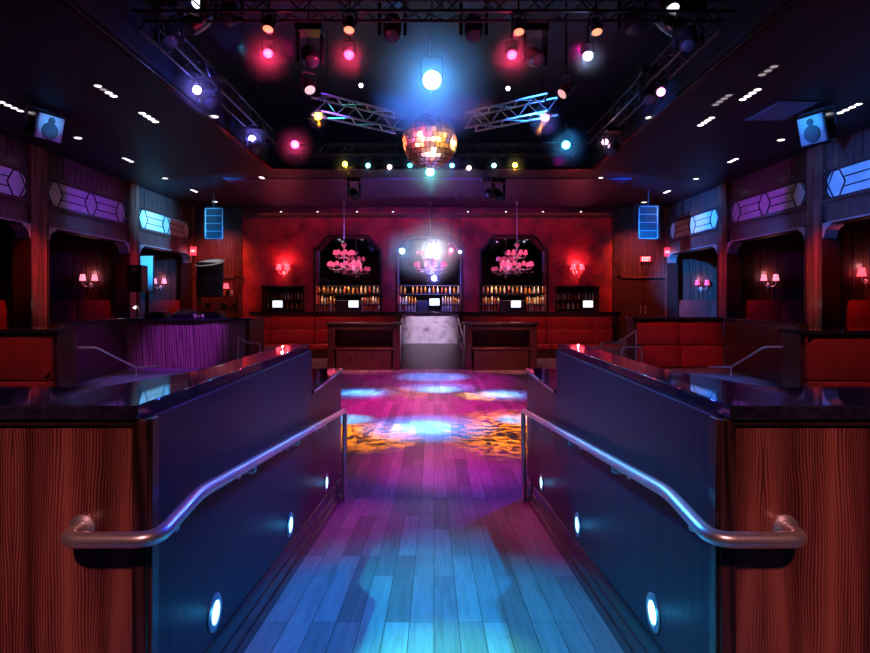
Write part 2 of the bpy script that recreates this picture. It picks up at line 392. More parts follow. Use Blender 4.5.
# ceiling with a deep coffer over the dance floor
cx0, cx1, cy0, cy1 = -4.45, 4.35, 3.5, 16.6
b = MB()
b.box(XL-3.2, cx0, -4, YB+0.6, ZC, ZC+0.1); b.box(cx1, XR+3.2, -4, YB+0.6, ZC, ZC+0.1)
b.box(cx0, cx1, -4, cy0, ZC, ZC+0.1); b.box(cx0, cx1, cy1, YB+0.6, ZC, ZC+0.1)
struct('ceiling', b, 'ceiling', 'dark flat ceiling round the central coffer', 'ceiling')
b = MB(); b.box(cx0-.05, cx0, cy0, cy1, ZC+.1, ZK); b.box(cx1, cx1+.05, cy0, cy1, ZC+.1, ZK)
b.box(cx0, cx1, cy0-.05, cy0, ZC+.1, ZK); b.box(cx0, cx1, cy1, cy1+.05, ZC+.1, ZK); b.box(cx0-.05, cx1+.05, cy0-.05, cy1+.05, ZK, ZK+.1)
struct('ceiling_coffer', b, 'coffer', 'black recessed ceiling coffer holding the lighting rig', 'ceiling')
b = MB(); b.box(-6.4, 6.0, 18.2, YB-.2, ZC-.03, ZC-.001)  # separate plum band, paler than the ceiling around it
struct('ceiling_soffit', b, 'soffit', 'plum coloured ceiling band in front of the bar wall', 'ceiling')
b = MB()
for (x0, x1, y0, y1) in ((cx0-.12, cx0, cy0-.12, cy1+.12), (cx1, cx1+.12, cy0-.12, cy1+.12), (cx0, cx1, cy1, cy1+.12)):
    b.box(x0, x1, y0, y1, ZC-.08, ZC-.002)
struct('trim_1', b, 'black', 'black edge trim round the ceiling coffer', 'trim', 0.01)

# outer shell
b = MB(); b.box(XL-3.3, XL-3.2, -4, YB+.6, -.1, ZC+.1); struct('wall_outer_left', b, 'wallwood', 'panelled rear wall of the left alcoves', 'wall')
b = MB(); b.box(XR+3.3, XR+3.2, -4, YB+.6, -.1, ZC+.1); struct('wall_outer_right', b, 'wallwood', 'panelled rear wall of the right alcoves', 'wall')
b = MB(); b.box(XL-3.2, XR+3.2, -4.1, -4, -.1, ZC+.1); struct('wall_front', b, 'wallwood', 'wall behind the entrance', 'wall')

def groove_panel(b, x0, x1, y, z0, z1, face=-1, w=0.3):
    """vertical board strips on a wall that faces the entrance"""
    n = max(1, round(abs(x1-x0)/w)); st = (x1-x0)/n
    for i in range(n):
        b.box(x0+i*st+0.012, x0+(i+1)*st-0.012, y, y+face*0.02, z0, z1)

trimn = [1]
def side(sg, XW, name):
    # upper wall band with stained glass panels, header beams, columns, partitions
    b = MB(); xo = XW+sg*0.28
    b.box(XW, xo, 9.6, YB, HB+0.16, ZC)
    # boarded face above the header
    y = 9.6
    while y < YB-0.3:
        b.box(XW-sg*0.018, XW, y+.01, min(y+0.26, YB)-.01, HB+.62, ZC); y += 0.26
    b.box(XW, XW+sg*3.2, 9.6, YB, HB+.5, HB+.6)      # alcove ceiling
    b.box(XW, XW+sg*.3, -4, 9.3, ZU, ZC)
    struct('wall_'+name, b, 'wallwood', name+' wall with wood boards above the alcove openings', 'wall')
    cols = [9.5, *COL, YB-0.15]
    for i, yc in enumerate(cols):
        b = MB(); hw = 0.29 if i < 3 else 0.12
        b.box(XW-sg*0.12, XW+sg*0.28, yc-hw, yc+hw, ZU, ZC)
        b.box(XW-sg*0.145, XW+sg*0.28, yc-hw-.03, yc+hw+.03, ZU, ZU+0.3)
        o = struct('column', b, 'rosewood', ['wood column beside the frame edge on the %s wall', 'wood column on the %s wall nearest the entrance', 'wood column on the %s wall between the two far alcoves', 'wood column where the %s wall meets the back wall'][i] % name, 'column', 0.015)
        # dark edging strips
        e = MB()
        for s2 in (-1, 1): e.box(XW-sg*0.14, XW+sg*0.3, yc+s2*(hw+.005), yc+s2*(hw+.045), ZU, HB+.1)
        obj('edging', e, 'frame', o)
        if i in (0, 1, 2):
            p = MB(); p.box(XW+sg*.28, XW+sg*3.2, yc+.0, yc+.1, ZU, HB+.5)
            n = 11; st = 2.9/n
            for k in range(n):
                p.box(XW+sg*(.29+k*st), XW+sg*(.29+(k+1)*st-.02), yc-.018, yc, ZU, HB+.5)
            struct('wall_partition', p, 'wallwood', 'boarded partition wall behind the %s alcove banquette' % name, 'wall')
    for i in range(3):
        y0, y1 = cols[i]+0.29, cols[i+1]-(0.29 if i < 2 else 0.12)
        trimn[0] += 1
        b = MB(); b.box(XW-sg*.05, XW+sg*.26, y0, y1, HB, HB+.5)
        for (dz, dx, h) in ((0.0, .10, .05), (.44, .09, .04), (.5, .13, .06), (1.24, .10, .07)):
            b.box(XW-sg*dx, XW+sg*.05, y0+.02, y1-.02, HB+dz, HB+dz+h)
        tr = struct('trim_%d' % trimn[0], b, 'wallwood', '%s wall header beam over %s alcove' % (name, ['the nearest', 'the middle', 'the far'][i]), 'trim', 0.008)
        m = MB(); m.box(XW-sg*.125, XW-sg*.09, y0+.25, y1-.25, HB+.012, HB+.045)
        obj('bead_moulding', m, 'mould', tr)
        for (yy, dr) in ((y0, 1), (y1, -1)):      # scrolled corbels in the top corners
            prof = [(0, 0), (0, -.34), (.05, -.36), (.09, -.30), (.12, -.21), (.19, -.13), (.30, -.09), (.34, -.04), (.34, 0)]
            k = MB(); k.prism([(yy+dr*u, HB+.03+v) for u, v in prof], XW-sg*.13, XW+sg*.2, 'x')
            obj('corbel', k, 'mould', tr, 0.006)
        # stained glass panel
        where = ['nearest the entrance', 'in the middle', 'at the far end'][i]
        ga, gb, z0, z1 = y0+.1, y1-.1, Zr(2.38), Zr(2.98)
        r = thing('stained_glass_panel', 'leaded stained glass transom panel on the %s wall, the one %s' % (name, where), 'stained glass', (XW-sg*.02, (ga+gb)/2, z0), 0, 'stained glass transoms')
        fr = MB(); w = .07; xs = (XW-sg*.09, XW-sg*.018)
        fr.box(*xs, ga, gb, z0-w, z0); fr.box(*xs, ga, gb, z1, z1+w); fr.box(*xs, ga-w, ga, z0-w, z1+w); fr.box(*xs, gb, gb+w, z0-w, z1+w)
        for (yy, d1) in ((ga, 1), (gb, -1)):
            for (zz, d2) in ((z0, 1), (z1, -1)): fr.prism([(yy, zz), (yy+d1*.16, zz), (yy+d1*.07, zz+d2*.07), (yy, zz+d2*.16)], *xs, 'x')
        obj('panel_frame', fr, 'frame', r, 0.008)
        g = MB(); g.box(XW-sg*.045, XW-sg*.02, ga, gb, z0, z1); obj('glass', g, 'milky', r)
        c = MB(); xc = XW-sg*.05; zm = (z0+z1)/2; hh = (z1-z0)/2; hx = .30
        def seg(a, q): c.bar((xc, a[0], a[1]), (xc, q[0], q[1]), .026, .026)
        cyc = [ga+.02, (ga+gb)/2, gb-.02]
        for q, yc in enumerate(cyc):
            pts = [(yc-hx, zm), (yc-hx*.35, z1), (yc+hx*.35, z1), (yc+hx, zm), (yc+hx*.35, z0), (yc-hx*.35, z0)]
            if q != 1:   # whole hexagons stand a little inside the ends
                sh = hx if q == 0 else -hx
                pts = [(u+sh, v) for u, v in pts]
            for k in range(6): seg(pts[k], pts[(k+1) % 6])
        def hexedge(frac): return hx*(1-.65*abs(frac))
        for fz in (-.36, .36):
            zz = zm+fz*hh; e = hexedge(fz)
            seg((cyc[0]+hx+e, zz), (cyc[1]-e, zz)); seg((cyc[1]+e, zz), (cyc[2]-hx-e, zz))
        obj('lead_came', c, 'came', r)
side(-1, XL, 'left'); side(1, XR, 'right')

# ------------------------------------------------------------------ back wall
NICHES = [(X(316, YB), X(380, YB)), (X(398, YB), X(461, YB)), (X(481.5, YB), X(546, YB))]
SMALL = [(X(264, YB), X(303, YB)), (X(557, YB), X(597, YB))]
NT, NS = Zr(2.51), Zr(1.98)          # niche top, start of the chamfer
ST = Zr(.50)                         # small niche top
xw0, xw1 = X(243, YB), X(612, YB)    # red plaster field
b = MB(); t0, t1 = YB, YB+.45
edges = sorted([(*n, 'N') for n in NICHES]+[(*s_, 'S') for s_ in SMALL])
cur = xw0
for (a, e, k) in edges:
    b.box(cur, a, t0, t1, ZU, ZC)
    if k == 'N':
        c = .55; b.prism([(a, NS), (a+.13, NS+.06), (a+c-.13, NT-.08), (a+c, NT), (e-c, NT), (e-c+.13, NT-.08), (e-.13, NS+.06), (e, NS), (e, ZC), (a, ZC)], t0, t1, 'y')
    else: b.box(a, e, t0, t1, ST, ZC)
    cur = e
b.box(cur, xw1, t0, t1, ZU, ZC)
struct('wall_back', b, 'plaster', 'mottled red plaster wall behind the bar', 'wall')
b = MB(); b.box(XL-.3, xw0, YB, YB+.45, ZU, ZC); b.box(xw1, XR+.3, YB, YB+.45, ZU, ZC)
groove_panel(b, XL, xw0-.2, YB, ZU, ZC-.1); groove_panel(b, xw1+.2, XR, YB, ZU, ZC-.1)
struct('wall_back_panelling', b, 'wallwood', 'vertical wood panelling at both ends of the back wall', 'wall')
b = MB(); b.box(XL-.3, XR+.3, YB+.45, YB+.55, ZU, ZC); struct('wall_rear', b, 'black', 'dark wall closing the niches', 'wall')
b = MB()
for (dz, dy, h) in ((0, .06, .05), (.05, .12, .06), (.11, .18, .05)): b.box(xw0-.3, xw1+.3, YB-dy, YB, Zr(3.28)+dz, Zr(3.28)+dz+h)
struct('trim_20', b, 'wallwood', 'moulded cornice along the top of the red back wall', 'trim', 0.01)
for q, (u, v) in enumerate(((xw0-.32, xw0-.02), (xw1+.02, xw1+.32))):
    b = MB(); b.box(u, v, YB-.14, YB, ZU, Zr(3.28)); b.box(u-.04, v+.04, YB-.18, YB, Zr(3.1), Zr(3.28)); b.box(u-.03, v+.03, YB-.17, YB, ZU, ZU+.3)
    struct('column', b, 'darkwood', ['dark pilaster at the left end of the red wall', 'dark pilaster at the right end of the red wall'][q], 'column', 0.01)

SIDE3 = ['left', 'centre', 'right']
bottle_protos = []
def bottle_profile(kind, h, r):
    if kind == 0: return [(r*.9, 0), (r, .01), (r, h*.58), (r*.8, h*.68), (r*.36, h*.76), (r*.34, h*.93), (r*.42, h*.94), (r*.42, h)]
    if kind == 1: return [(r*.95, 0), (r, .01), (r, h*.66), (r*.92, h*.7), (r*.4, h*.78), (r*.36, h*.94), (r*.46, h*.95), (r*.46, h)]
    return [(r*.8, 0), (r, h*.1), (r*1.08, h*.35), (r*.9, h*.56), (r*.4, h*.7), (r*.32, h*.9), (r*.42, h*.92), (r*.42, h)]
BM = ['ochre', 'clearb', 'creamb', 'redb', 'ochre', 'creamb']
bmesh_cache = {}
def bottle(x, y, z, label, group):
    k = random.randrange(3); m = random.choice(BM); h = random.choice((.26, .29, .32)); r = random.choice((.038, .045))
    key = (k, m, h, r)
    if key not in bmesh_cache:
        o = obj('bottle', MB().lathe(bottle_profile(k, h, r), n=9), m); bmesh_cache[key] = o
        o.location = (x, y, z); tag(o, label, 'bottle', group)
    else:
        o = dup(bmesh_cache[key], (x, y, z), label, group)
    o.rotation_euler.z = random.random()*6
    return o
def niche_frame(parent, a, e, top, small=False):
    f = MB(); w = .09 if not small else .07; y0, y1 = YB-.07, YB-.002
    zb = Zr(-.62)
    if small:
        f.box(a-w, a, y0, y1, zb, top); f.box(e, e+w, y0, y1, zb, top); f.box(a-w-.03, e+w+.03, y0-.05, y1, top, top+w)
    else:
        c = .55
        pin = [(a, zb), (a, NS), (a+.13, NS+.06), (a+c-.13, NT-.08), (a+c, NT), (e-c, NT), (e-c+.13, NT-.08), (e-.13, NS+.06), (e, NS), (e, zb)]
        pou = [(a-w, zb), (a-w, NS+.05), (a+.06, NS+.14), (a+c-.17, NT+.02), (a+c-.04, NT+w), (e-c+.04, NT+w), (e-c+.17, NT+.02), (e-.06, NS+.14), (e+w, NS+.05), (e+w, zb)]
        for i in range(len(pin)-1):
            f.prism([pin[i], pin[i+1], pou[i+1], pou[i]], y0, y1, 'y')
    obj('niche_frame', f, 'frame', parent, 0.008)
def pos_monitor(px, py, d, label):
    p = P(px, py, d); r = thing('till_monitor', label, 'till monitor', (p.x, d, ZBB), 0, 'till screens behind the bar')
    w, h = .19, .13
    bz = MB(); bz.box(p.x-w-.02, p.x+w+.02, d, d+.05, p.z-h-.02, p.z+h+.02); obj('housing', bz, 'housing', r, 0.006)
    s_ = MB(); s_.box(p.x-w, p.x+w, d-.004, d+.001, p.z-h, p.z+h); obj('screen', s_, 'screen', r)
    n = MB(); n.box(p.x-.03, p.x+.03, d+.012, d+.04, ZBB+.015, p.z-h); n.box(p.x-.11, p.x+.11, d-.05, d+.11, ZBB, ZBB+.015); obj('stand', n, 'housing', r)
ZBB = Zr(-.62)     # back counter top
b = MB(); b.box(xw0+.05, xw1-.05, YB-.5, YB-.004, ZBB-.05, ZBB)
tag(obj('back_bar_counter', b, 'stone', None, 0.006), 'long black back counter under the bar niches', 'counter')
b = MB(); b.box(xw0+.1, xw1-.1, YB-.42, YB-.02, ZU, ZBB-.052)
tag(obj('back_bar_cabinet', b, 'darkwood', None, 0.006), 'dark cabinet run under the back counter', 'cabinet')
for q, (a, e) in enumerate(NICHES):
    w3 = SIDE3[q]
    r = thing('bar_niche', 'tall arched mirror niche with bottle shelves, the %s of the three' % w3, 'bar shelving', ((a+e)/2, YB, ZBB), 0, 'mirror niches')
    niche_frame(r, a, e, NT)
    obj('sill', MB().box(a, e, YB+.001, YB+.40, ZBB-.05, ZBB), 'stone', r)
    c = .55
    mm = MB(); mm.prism([(a, ZBB), (a, NS), (a+c, NT), (e-c, NT), (e, NS), (e, ZBB)], YB+.40, YB+.43, 'y'); obj('mirror', mm, 'mirror', r)
    for zz in (.62, .27):
        s_ = MB(); s_.box(a+.01, e-.01, YB+.08, YB+.39, Zr(zz)-.02, Zr(zz)).box(a+.01, e-.01, YB+.08, YB+.095, Zr(zz)-.06, Zr(zz)); obj('shelf', s_, 'housing', r)
    xm = (a+e)/2
    for (u, v) in ((a+.01, a+.72), (e-.78, e-.01)):
        for zz in (-.15, -.42):
            s_ = MB(); s_.box(u, v, YB+.08, YB+.39, Zr(zz)-.02, Zr(zz)); obj('shelf', s_, 'shelf', r)
    cb = MB(); cb.box(a+.76, e-.82, YB+.1, YB+.38, ZBB, Zr(-.02)); obj('till_cupboard', cb, 'housing', r, 0.01)
    n = 15
    for i in range(n):
        if random.random() < .93: bottle(a+.1+(e-a-.2)*i/(n-1), YB+.16+random.random()*.1, Zr(.27), 'liquor bottle standing on the top row of the %s bar niche' % w3, 'bottles on the top row of the %s niche' % w3)
    for (u, v, sd, nn) in ((a+.08, a+.68, 'left', 6), (e-.72, e-.08, 'right', 7)):
        for (zz, rw) in ((-.15, 'middle'), (-.42, 'lowest')):
            for i in range(nn): bottle(u+(v-u)*i/(nn-1), YB+.16+random.random()*.08, Zr(zz), 'liquor bottle in the %s row, %s end of the %s bar niche' % (rw, sd, w3), 'bottles on the %s row, %s end, %s niche' % (rw, sd, w3))
for q, (a, e) in enumerate(SMALL):
    w2 = ['left', 'right'][q]
    r = thing('wine_niche', 'small square dark niche with a bottle shelf, below the %s red wall lamp' % w2, 'bar shelving', ((a+e)/2, YB, ZBB), 0, 'small niches')
    niche_frame(r, a, e, ST, True)
    k = MB(); k.box(a, e, YB+.40, YB+.43, ZBB, ST); obj('niche_back', k, 'darkwood', r)
    for zz in (.02, -.36):
        s_ = MB(); s_.box(a+.01, e-.01, YB+.08, YB+.39, Zr(zz)-.02, Zr(zz)); obj('shelf', s_, 'darkwood', r)
    for (zz, rw, nn) in ((.02, 'upper', 11), (-.36, 'lower', 8)):
        for i in range(nn):
            bottle(a+.1+(e-a-.2)*i/(nn-1), YB+.2+random.random()*.06, Zr(zz), 'small bottle on the %s shelf of the %s small niche' % (rw, w2), 'bottles on the %s shelf of the %s small niche' % (rw, w2))
pos_monitor(277.5, 304, YB-.35, 'lit till screen in front of the left small niche')
pos_monitor(353.5, 304, YB-.35, 'lit till screen in front of the left arched niche')
pos_monitor(434.5, 302, YB-.35, 'lit till screen in front of the centre arched niche')
pos_monitor(516.0, 304, YB-.35, 'lit till screen in front of the right arched niche')
pos_monitor(588.0, 304, YB-.35, 'lit till screen in front of the right small niche')

# bar counter, marble front
bx0, bx1 = X(250, 21.3), X(620, 21.3)
r = thing('bar_counter', 'long bar with black top and pale marble centre front', 'bar counter', ((bx0+bx1)/2, 21.6, ZU))
b = MB(); b.box(bx0, bx1, 21.12, 21.95, Zr(-.47), Zr(-.42)); obj('countertop', b, 'stone', r, 0.008)
b = MB(); b.box(bx0+.05, xa-.09, 21.25, 21.85, ZU, Zr(-.47)); b.box(xb+.09, bx1-.05, 21.25, 21.85, ZU, Zr(-.47)); obj('bar_body', b, 'darkwood', r)
b = MB(); b.box(xa, xb, 21.2, 21.85, ZU, Zr(-.47)); obj('marble_front', b, 'marble', r, 0.006)
b = MB(); b.box(xa-.09, xa, 21.1, 21.85, ZU, Zr(-.47)); b.box(xb, xb+.09, 21.1, 21.85, ZU, Zr(-.47)); obj('pilaster', b, 'frame', r, 0.006)

# red banquettes along the bar
def cushion(x0, x1, y0, y1, z0, z1, puff=.03):
    """padded panel, bulging towards the entrance"""
    nx, nz = 9, 5; m = MB(); vs = []; fs = []
    for j in range(nz+1):
        for i in range(nx+1):
            u, v = i/nx, j/nz; k = (1-(2*u-1)**6)*(1-(2*v-1)**6)
            vs.append((x0+(x1-x0)*u, y0-puff*k, z0+(z1-z0)*v))
    for j in range(nz):
        for i in range(nx):
            q = j*(nx+1)+i; fs.append((q, q+1, q+nx+2, q+nx+1))
    m.add(vs, fs); m.box(x0, x1, y0, y1, z0, z1); return m
def bar_banquette(pa, pb, label):
    a, e = X(pa, 20.85)+.01, X(pb, 20.85)-.01
    r = thing('bar_banquette', label, 'banquette', ((a+e)/2, 20.6, 0), 0, 'red banquettes along the bar')
    o = MB(); o.box(a, e, 20.05, 20.92, 0, .3); obj('plinth', o, 'darkwood', r)
    obj('seat_cushion', cushion(a, e, 20.04, 20.75, .3, .46, .02), 'leather', r, 0.02)
    obj('back_cushion', cushion(a, e, 20.72, 20.93, .48, .955), 'leather', r, 0.015)
    obj('back_cushion', cushion(a, e, 20.78, 20.93, .965, 1.43), 'leather', r, 0.015)
    o = MB(); o.box(a, e, 20.7, 20.94, 1.432, 1.46); obj('cap_rail', o, 'frame', r, 0.006)
for (pa, pb, l) in ((250, 270.5, 'short red leather banquette section at the left end of the bar'), (270.5, 315, 'red leather banquette section second from the left end of the bar'),
                    (315, 361, 'red leather banquette section behind the left dark bench booth'), (361, 398, 'red leather banquette section just left of the marble bar front'),
                    (463, 501, 'red leather banquette section just right of the marble bar front'), (501, 546, 'red leather banquette section behind the right dark bench booth'),
                    (546, 592, 'red leather banquette section second from the right end of the bar'), (592, 612, 'short red leather banquette section at the right end of the bar')):
    bar_banquette(pa, pb, l)

# dark bench booths facing the dance floor
def bench_booth(pa, pb, label):
    y0, y1 = 16.7, 17.5; a, e = X(pa, y0), X(pb, y0)
    r = thing('bench_booth', label, 'bench', ((a+e)/2, (y0+y1)/2, 0), 0, 'bench booths at the end of the dance floor')
    top = 1.31; w = .2
    for (u, v) in ((a, a+w), (e-w, e)):
        o = MB(); o.box(u, v, y0, y1, 0, top-.06); o.box(u-.0, v, y0-.03, y1, 0, .14); obj('side_panel', o, 'darkwood', r, 0.01)
    o = MB(); o.box(a-.05, e+.05, y0-.05, y1+.03, top-.06, top); obj('top_board', o, 'frame', r, 0.01)
    o = MB(); o.box(a+w, e-w, y1-.08, y1, 0, top-.06); obj('backrest', o, 'leather_d', r)
    o = MB(); o.box(a+w, e-w, y0-.005, y0+.1, top-.2, top-.06); obj('valance', o, 'frame', r, 0.006)
    obj('seat', MB().box(a+w-.04, e-w+.04, y0-.06, y1-.08, .55, .63), 'darkwood', r, 0.02)
    o = MB(); o.box(a+w+.04, e-w-.04, y0-.04, y0+.04, .0, .55); obj('front_panel', o, 'darkwood', r, 0.01)
bench_booth(327.5, 400, 'dark wood bench booth to the left of the marble bar front')
bench_booth(465, 537, 'dark wood bench booth to the right of the marble bar front')

# rails up the little ramp
for (x, l) in ((xa+.05, 'thin steel handrail along the left edge of the bar ramp'), (xb-.05, 'thin steel handrail along the right edge of the bar ramp')):
    zz = lambda y: .004+(y-16.9)/3.5*(ZU-.004)
    r = thing('ramp_handrail', l, 'handrail', (x, 18.6, 0), 0, 'handrails of the bar ramp')
    obj('rail', MB().tube(fillet([(x, 17.05, zz(17.05)), (x, 17.05, zz(17.05)+.92), (x, 20.3, zz(20.3)+.92), (x, 20.3, zz(20.3))], .1), .022), 'chrome', r)
    obj('post', MB().tube([(x, 18.7, zz(18.7)), (x, 18.7, zz(18.7)+.91)], .018), 'chrome', r)
    obj('mid_rail', MB().tube([(x, 17.05, zz(17.05)+.45), (x, 20.3, zz(20.3)+.45)], .012), 'chrome', r)

# ------------------------------------------------------------------ ramp parapets with counters
ZT, ZTB = Zr(-.339), Zr(-.384)
def parapet(sg, name):
    r = thing('ramp_parapet', '%s ramp wall of dark wood with a glossy black L-shaped counter on top' % name, 'parapet', (sg*1.02, 4.0, 0))
    b = MB(); b.box(sg*.93, sg*1.11, 1.96, 4.57, 0, ZTB); obj('side_panel', b, 'panel', r, 0.004)
    b = MB(); b.box(sg*.95, sg*6.4, 1.95, 2.22, ZU, ZTB); obj('end_panel', b, 'rosewood', r, 0.004, label='end panel of striped reddish rosewood')
    b = MB(); b.box(sg*.925, sg*.975, 1.932, 1.99, ZU-.05, ZTB); b.box(sg*.915, sg*.95, 1.945, 2.0, ZU-.05, ZTB); obj('corner_post', b, 'darkwood', r, 0.006)
    po = [(.95, 1.92), (6.4, 1.92), (6.4, 2.34), (1.30, 2.34), (1.13, 2.9), (1.13, 4.59), (.95, 4.59)]
    b = MB(); b.prism([(sg*u, v) for u, v in po], ZTB, ZT); obj('countertop', b, 'stone', r, 0.006)
    lo = MB(); q = [(.965, 1.937), (6.4, 1.937), (6.4, 2.32), (1.28, 2.32), (1.12, 2.88), (1.12, 4.58), (.965, 4.58)]
    lo.prism([(sg*(u-.015 if u < 2 else u), v) for u, v in [(.955, 1.935), (6.4, 1.935), (6.4, 2.3), (1.26, 2.3), (1.125, 2.88), (1.125, 4.578), (.955, 4.578)]], ZTB-.022, ZTB-.001)
    obj('counter_moulding', lo, 'frame', r, 0.004)
    b = MB(); b.box(sg*.93, sg*1.24, 4.572, 6.0, 0, Zr(-.715)); obj('low_panel', b, 'panel', r, 0.004)
    b = MB(); b.box(sg*.915, sg*1.26, 4.575, 6.02, Zr(-.714), Zr(-.685)); obj('low_cap', b, 'stone', r, 0.005)
    # step lights let into the wall
    for i, d in enumerate((2.54, 3.87, 5.17)):
        z = ramp_z(d)+.31
        l = thing('step_light', 'small round blue-white wall light low on the %s ramp wall, %s' % (name, ['nearest of three', 'middle of three', 'farthest of three'][i]), 'step light', (sg*.93, d, z), 0, 'step lights along the ramp')
        ax = (-sg, 0, 0)
        obj('bezel', MB().lathe([(.078, -.004), (.078, .004), (.07, .009), (.052, .009), (.050, .003)], (sg*.93, d, z), ax, 24), 'blueface', l)
        obj('lens', MB().lathe([(.046, -.002), (.046, .005), (.03, .009), (.001, .010)], (sg*.928, d, z), ax, 20), 'steplamp', l)
    # baseboard following the ramp
    prof = [(.932, 0), (.895, 0), (.895, .055), (.904, .062), (.904, .125), (.912, .132), (.912, .185), (.922, .205), (.932, .205)]
    b = MB(); b.loft([[(sg*u, y, ramp_z(y)+v) for u, v in prof] for y in (RT, RB)]+[[(sg*u, 6.0, v) for u, v in prof]])
    struct('baseboard_'+name, b, 'black', 'black stepped baseboard along the %s ramp wall' % name, 'baseboard')
    # handrail
    h = thing('ramp_rail', 'brushed steel handrail on the %s ramp wall, wrapping round its near end' % name, 'handrail', (sg*.86, 4, ramp_z(4)))
    pts = [(sg*1.14, 1.952, Zr(-.738)), (sg*1.14, 1.845, Zr(-.738)), (sg*.855, 1.845, Zr(-.738)), (sg*.852, 2.18, Zr(-.700)), (sg*.86, 5.72, ramp_z(5.72)+.875), (sg*.865, 5.78, ramp_z(5.78)+.70), (sg*.865, 5.78, ramp_z(5.78))]
    p1 = fillet(pts[:5], .07, 8)
    p1[-1] = Vector(pts[4])
    obj('rail', MB().tube(p1, .0245, 16), 'chrome', h)
    obj('end_post', MB().tube(fillet([pts[4], (sg*.862, 5.80, ramp_z(5.8)+.865), pts[6]], .03), .022, 14), 'chrome', h)
    obj('wall_flange', MB().lathe([(.042, 0), (.042, .008), (.03, .014), (.026, .016)], (sg*1.14, 1.95, Zr(-.738)), (0, -1, 0), 20), 'chrome', h)
    for d in (1.99, 2.86, 3.8, 4.75):
        t = (d-2.18)/(5.72-2.18); x = .852+.008*t; z = Zr(-.700)*(1-t)+(ramp_z(5.72)+.875)*t if d > 2.18 else Zr(-.712)
        m = MB().tube(fillet([(sg*x, d, z-.02), (sg*x, d, z-.05), (sg*.929, d, z-.055)], .02), .008, 8)
        m.lathe([(.03, 0), (.03, .006), (.014, .012)], (sg*.93, d, z-.055), (-sg, 0, 0), 16)
        obj('bracket', m, 'chrome', h)
parapet(-1, 'left'); parapet(1, 'right')

# ------------------------------------------------------------------ raised seating by the dance floor
def seat_block(sg, pa, pb, d, pt, pm, pbm, name, label, cols=1):
    """upholstered screen: leather pads above each other in a dark frame"""
    a, e = sorted((X(pa, d), X(pb, d)))
    r = thing('booth_banquette', label, 'banquette', ((a+e)/2, d+.3, ZU), 0)
    zt, zm = Zr(-(pt-VY)/F*d), Zr(-(pm-VY)/F*d)
    o = MB(); o.box(a-.04, e+.04, d+.1, d+.6, ZU, zt+.02); obj('back_frame', o, 'darkwood', r, 0.01)
    o = MB(); o.box(a-.1, e+.06, d-.06, d+.64, zt+.03, zt+.09); obj('cap_rail', o, 'stone', r, 0.01)
    st = (e-a)/cols
    for k in range(cols):
        u, v = a+k*st+.01, a+(k+1)*st-.01
        obj('back_cushion', cushion(u, v, d+.02, d+.12, zm+.012, zt, .04), 'leather', r, 0.02)
        obj('seat_cushion', cushion(u, v, d-.04, d+.12, max(ZU+.02, zm-.5), zm-.008, .04), 'leather', r, 0.02)
seat_block(1, 637, 723, 13.5, 321, 345, 367, 'x', 'long red leather banquette between the right handrails and dark panel', 2)
seat_block(1, 807, 905, 9.5, 336, 381, 393, 'x', 'large red leather banquette in a dark frame by the right frame edge', 1)
seat_block(-1, -37, 51, 9.5, 334.5, 381, 393, 'x', 'large red leather banquette in a dark frame by the left frame edge', 1)
def screen_panel(p0, d0, p1, d1, label, name):
    a, e = Vector((X(p0, d0), d0, 0)), Vector((X(p1, d1), d1, 0)); t = (e-a).normalized(); n = Vector((-t.y, t.x, 0))
    r = thing('booth_screen', label, 'wood screen', ((a+e)/2).to_tuple()[:2]+(ZU,))
    q = lambda p, w: [(p-n*w/2).to_tuple()[:2], (p+n*w/2).to_tuple()[:2]]
    A, E = q(a, .12), q(e, .12)
    b = MB(); b.prism([A[0], A[1], E[1], E[0]], ZU, Zr(-.44)); obj('panel', b, 'darkwood', r, 0.006)
    A, E = q(a-t*.05, .22), q(e, .22)
    b = MB(); b.prism([A[0], A[1], E[1], E[0]], Zr(-.44), Zr(-.39)); obj('cap_rail', b, 'stone', r, 0.01)
    b = MB()
    for p in (a,): b.box(p.x-.1, p.x+.1, p.y-.1, p.y+.1, ZU, Zr(-.41))
    obj('newel', b, 'darkwood', r, 0.01)
    return a, e, n
aL = screen_panel(58, 10.3, 122, 13.25, 'dark wood screen beside the left red banquette, carrying a handrail', 'left')
aR = screen_panel(800, 10.3, 727, 13.25, 'dark wood screen beside the right red banquette, carrying a handrail', 'right')
def step_rail(pts, label, group=None, r=.02, post=None):
    o = thing('stair_handrail', label, 'handrail', (pts[0][0], pts[0][1], ZU), 0, group)
    obj('rail', MB().tube(fillet(pts, .08), r, 12), 'chrome', o)
    for (p, q) in (post or []): obj('post', MB().tube([p, q], r*.8, 10), 'chrome', o)
    return o
# rails on the screens, stepping down towards the dance floor
def on(p, q): return tuple(P(*p)) if q is None else tuple(P(*p))
dl, dr = 10.0, 10.0
p = [P(73, 347.5, 10.6), P(90, 347.5, 10.9), P(131, 367.5, 12.0), P(155, 366.5, 12.6)]
p = [Vector((v.x+.1, v.y, v.z)) for v in p]
step_rail(p, 'bright steel handrail stepping down along the left dark screen', post=[(p[2], (p[2].x, p[2].y, ZU)), (p[0], (p[0].x-.35, p[0].y+.02, p[0].z-.02))])
p = [P(790, 347, 10.6), P(770, 347, 10.9), P(736, 367, 12.0), P(713, 367, 12.6)]
p = [Vector((v.x-.1, v.y, v.z)) for v in p]
step_rail(p, 'bright steel handrail stepping down along the right dark screen', post=[(p[2], (p[2].x, p[2].y, ZU)), (p[0], (p[0].x+.35, p[0].y+.02, p[0].z-.02))])
p = [P(238, 337.5, 13.2), P(248, 343, 13.1), P(260, 343, 13.0), Vector((X(260, 13), 13, 0))]
step_rail(p, 'small steel stair rail at the right end of the disc jockey booth', post=[(p[0], (p[0].x, p[0].y, ZU))])
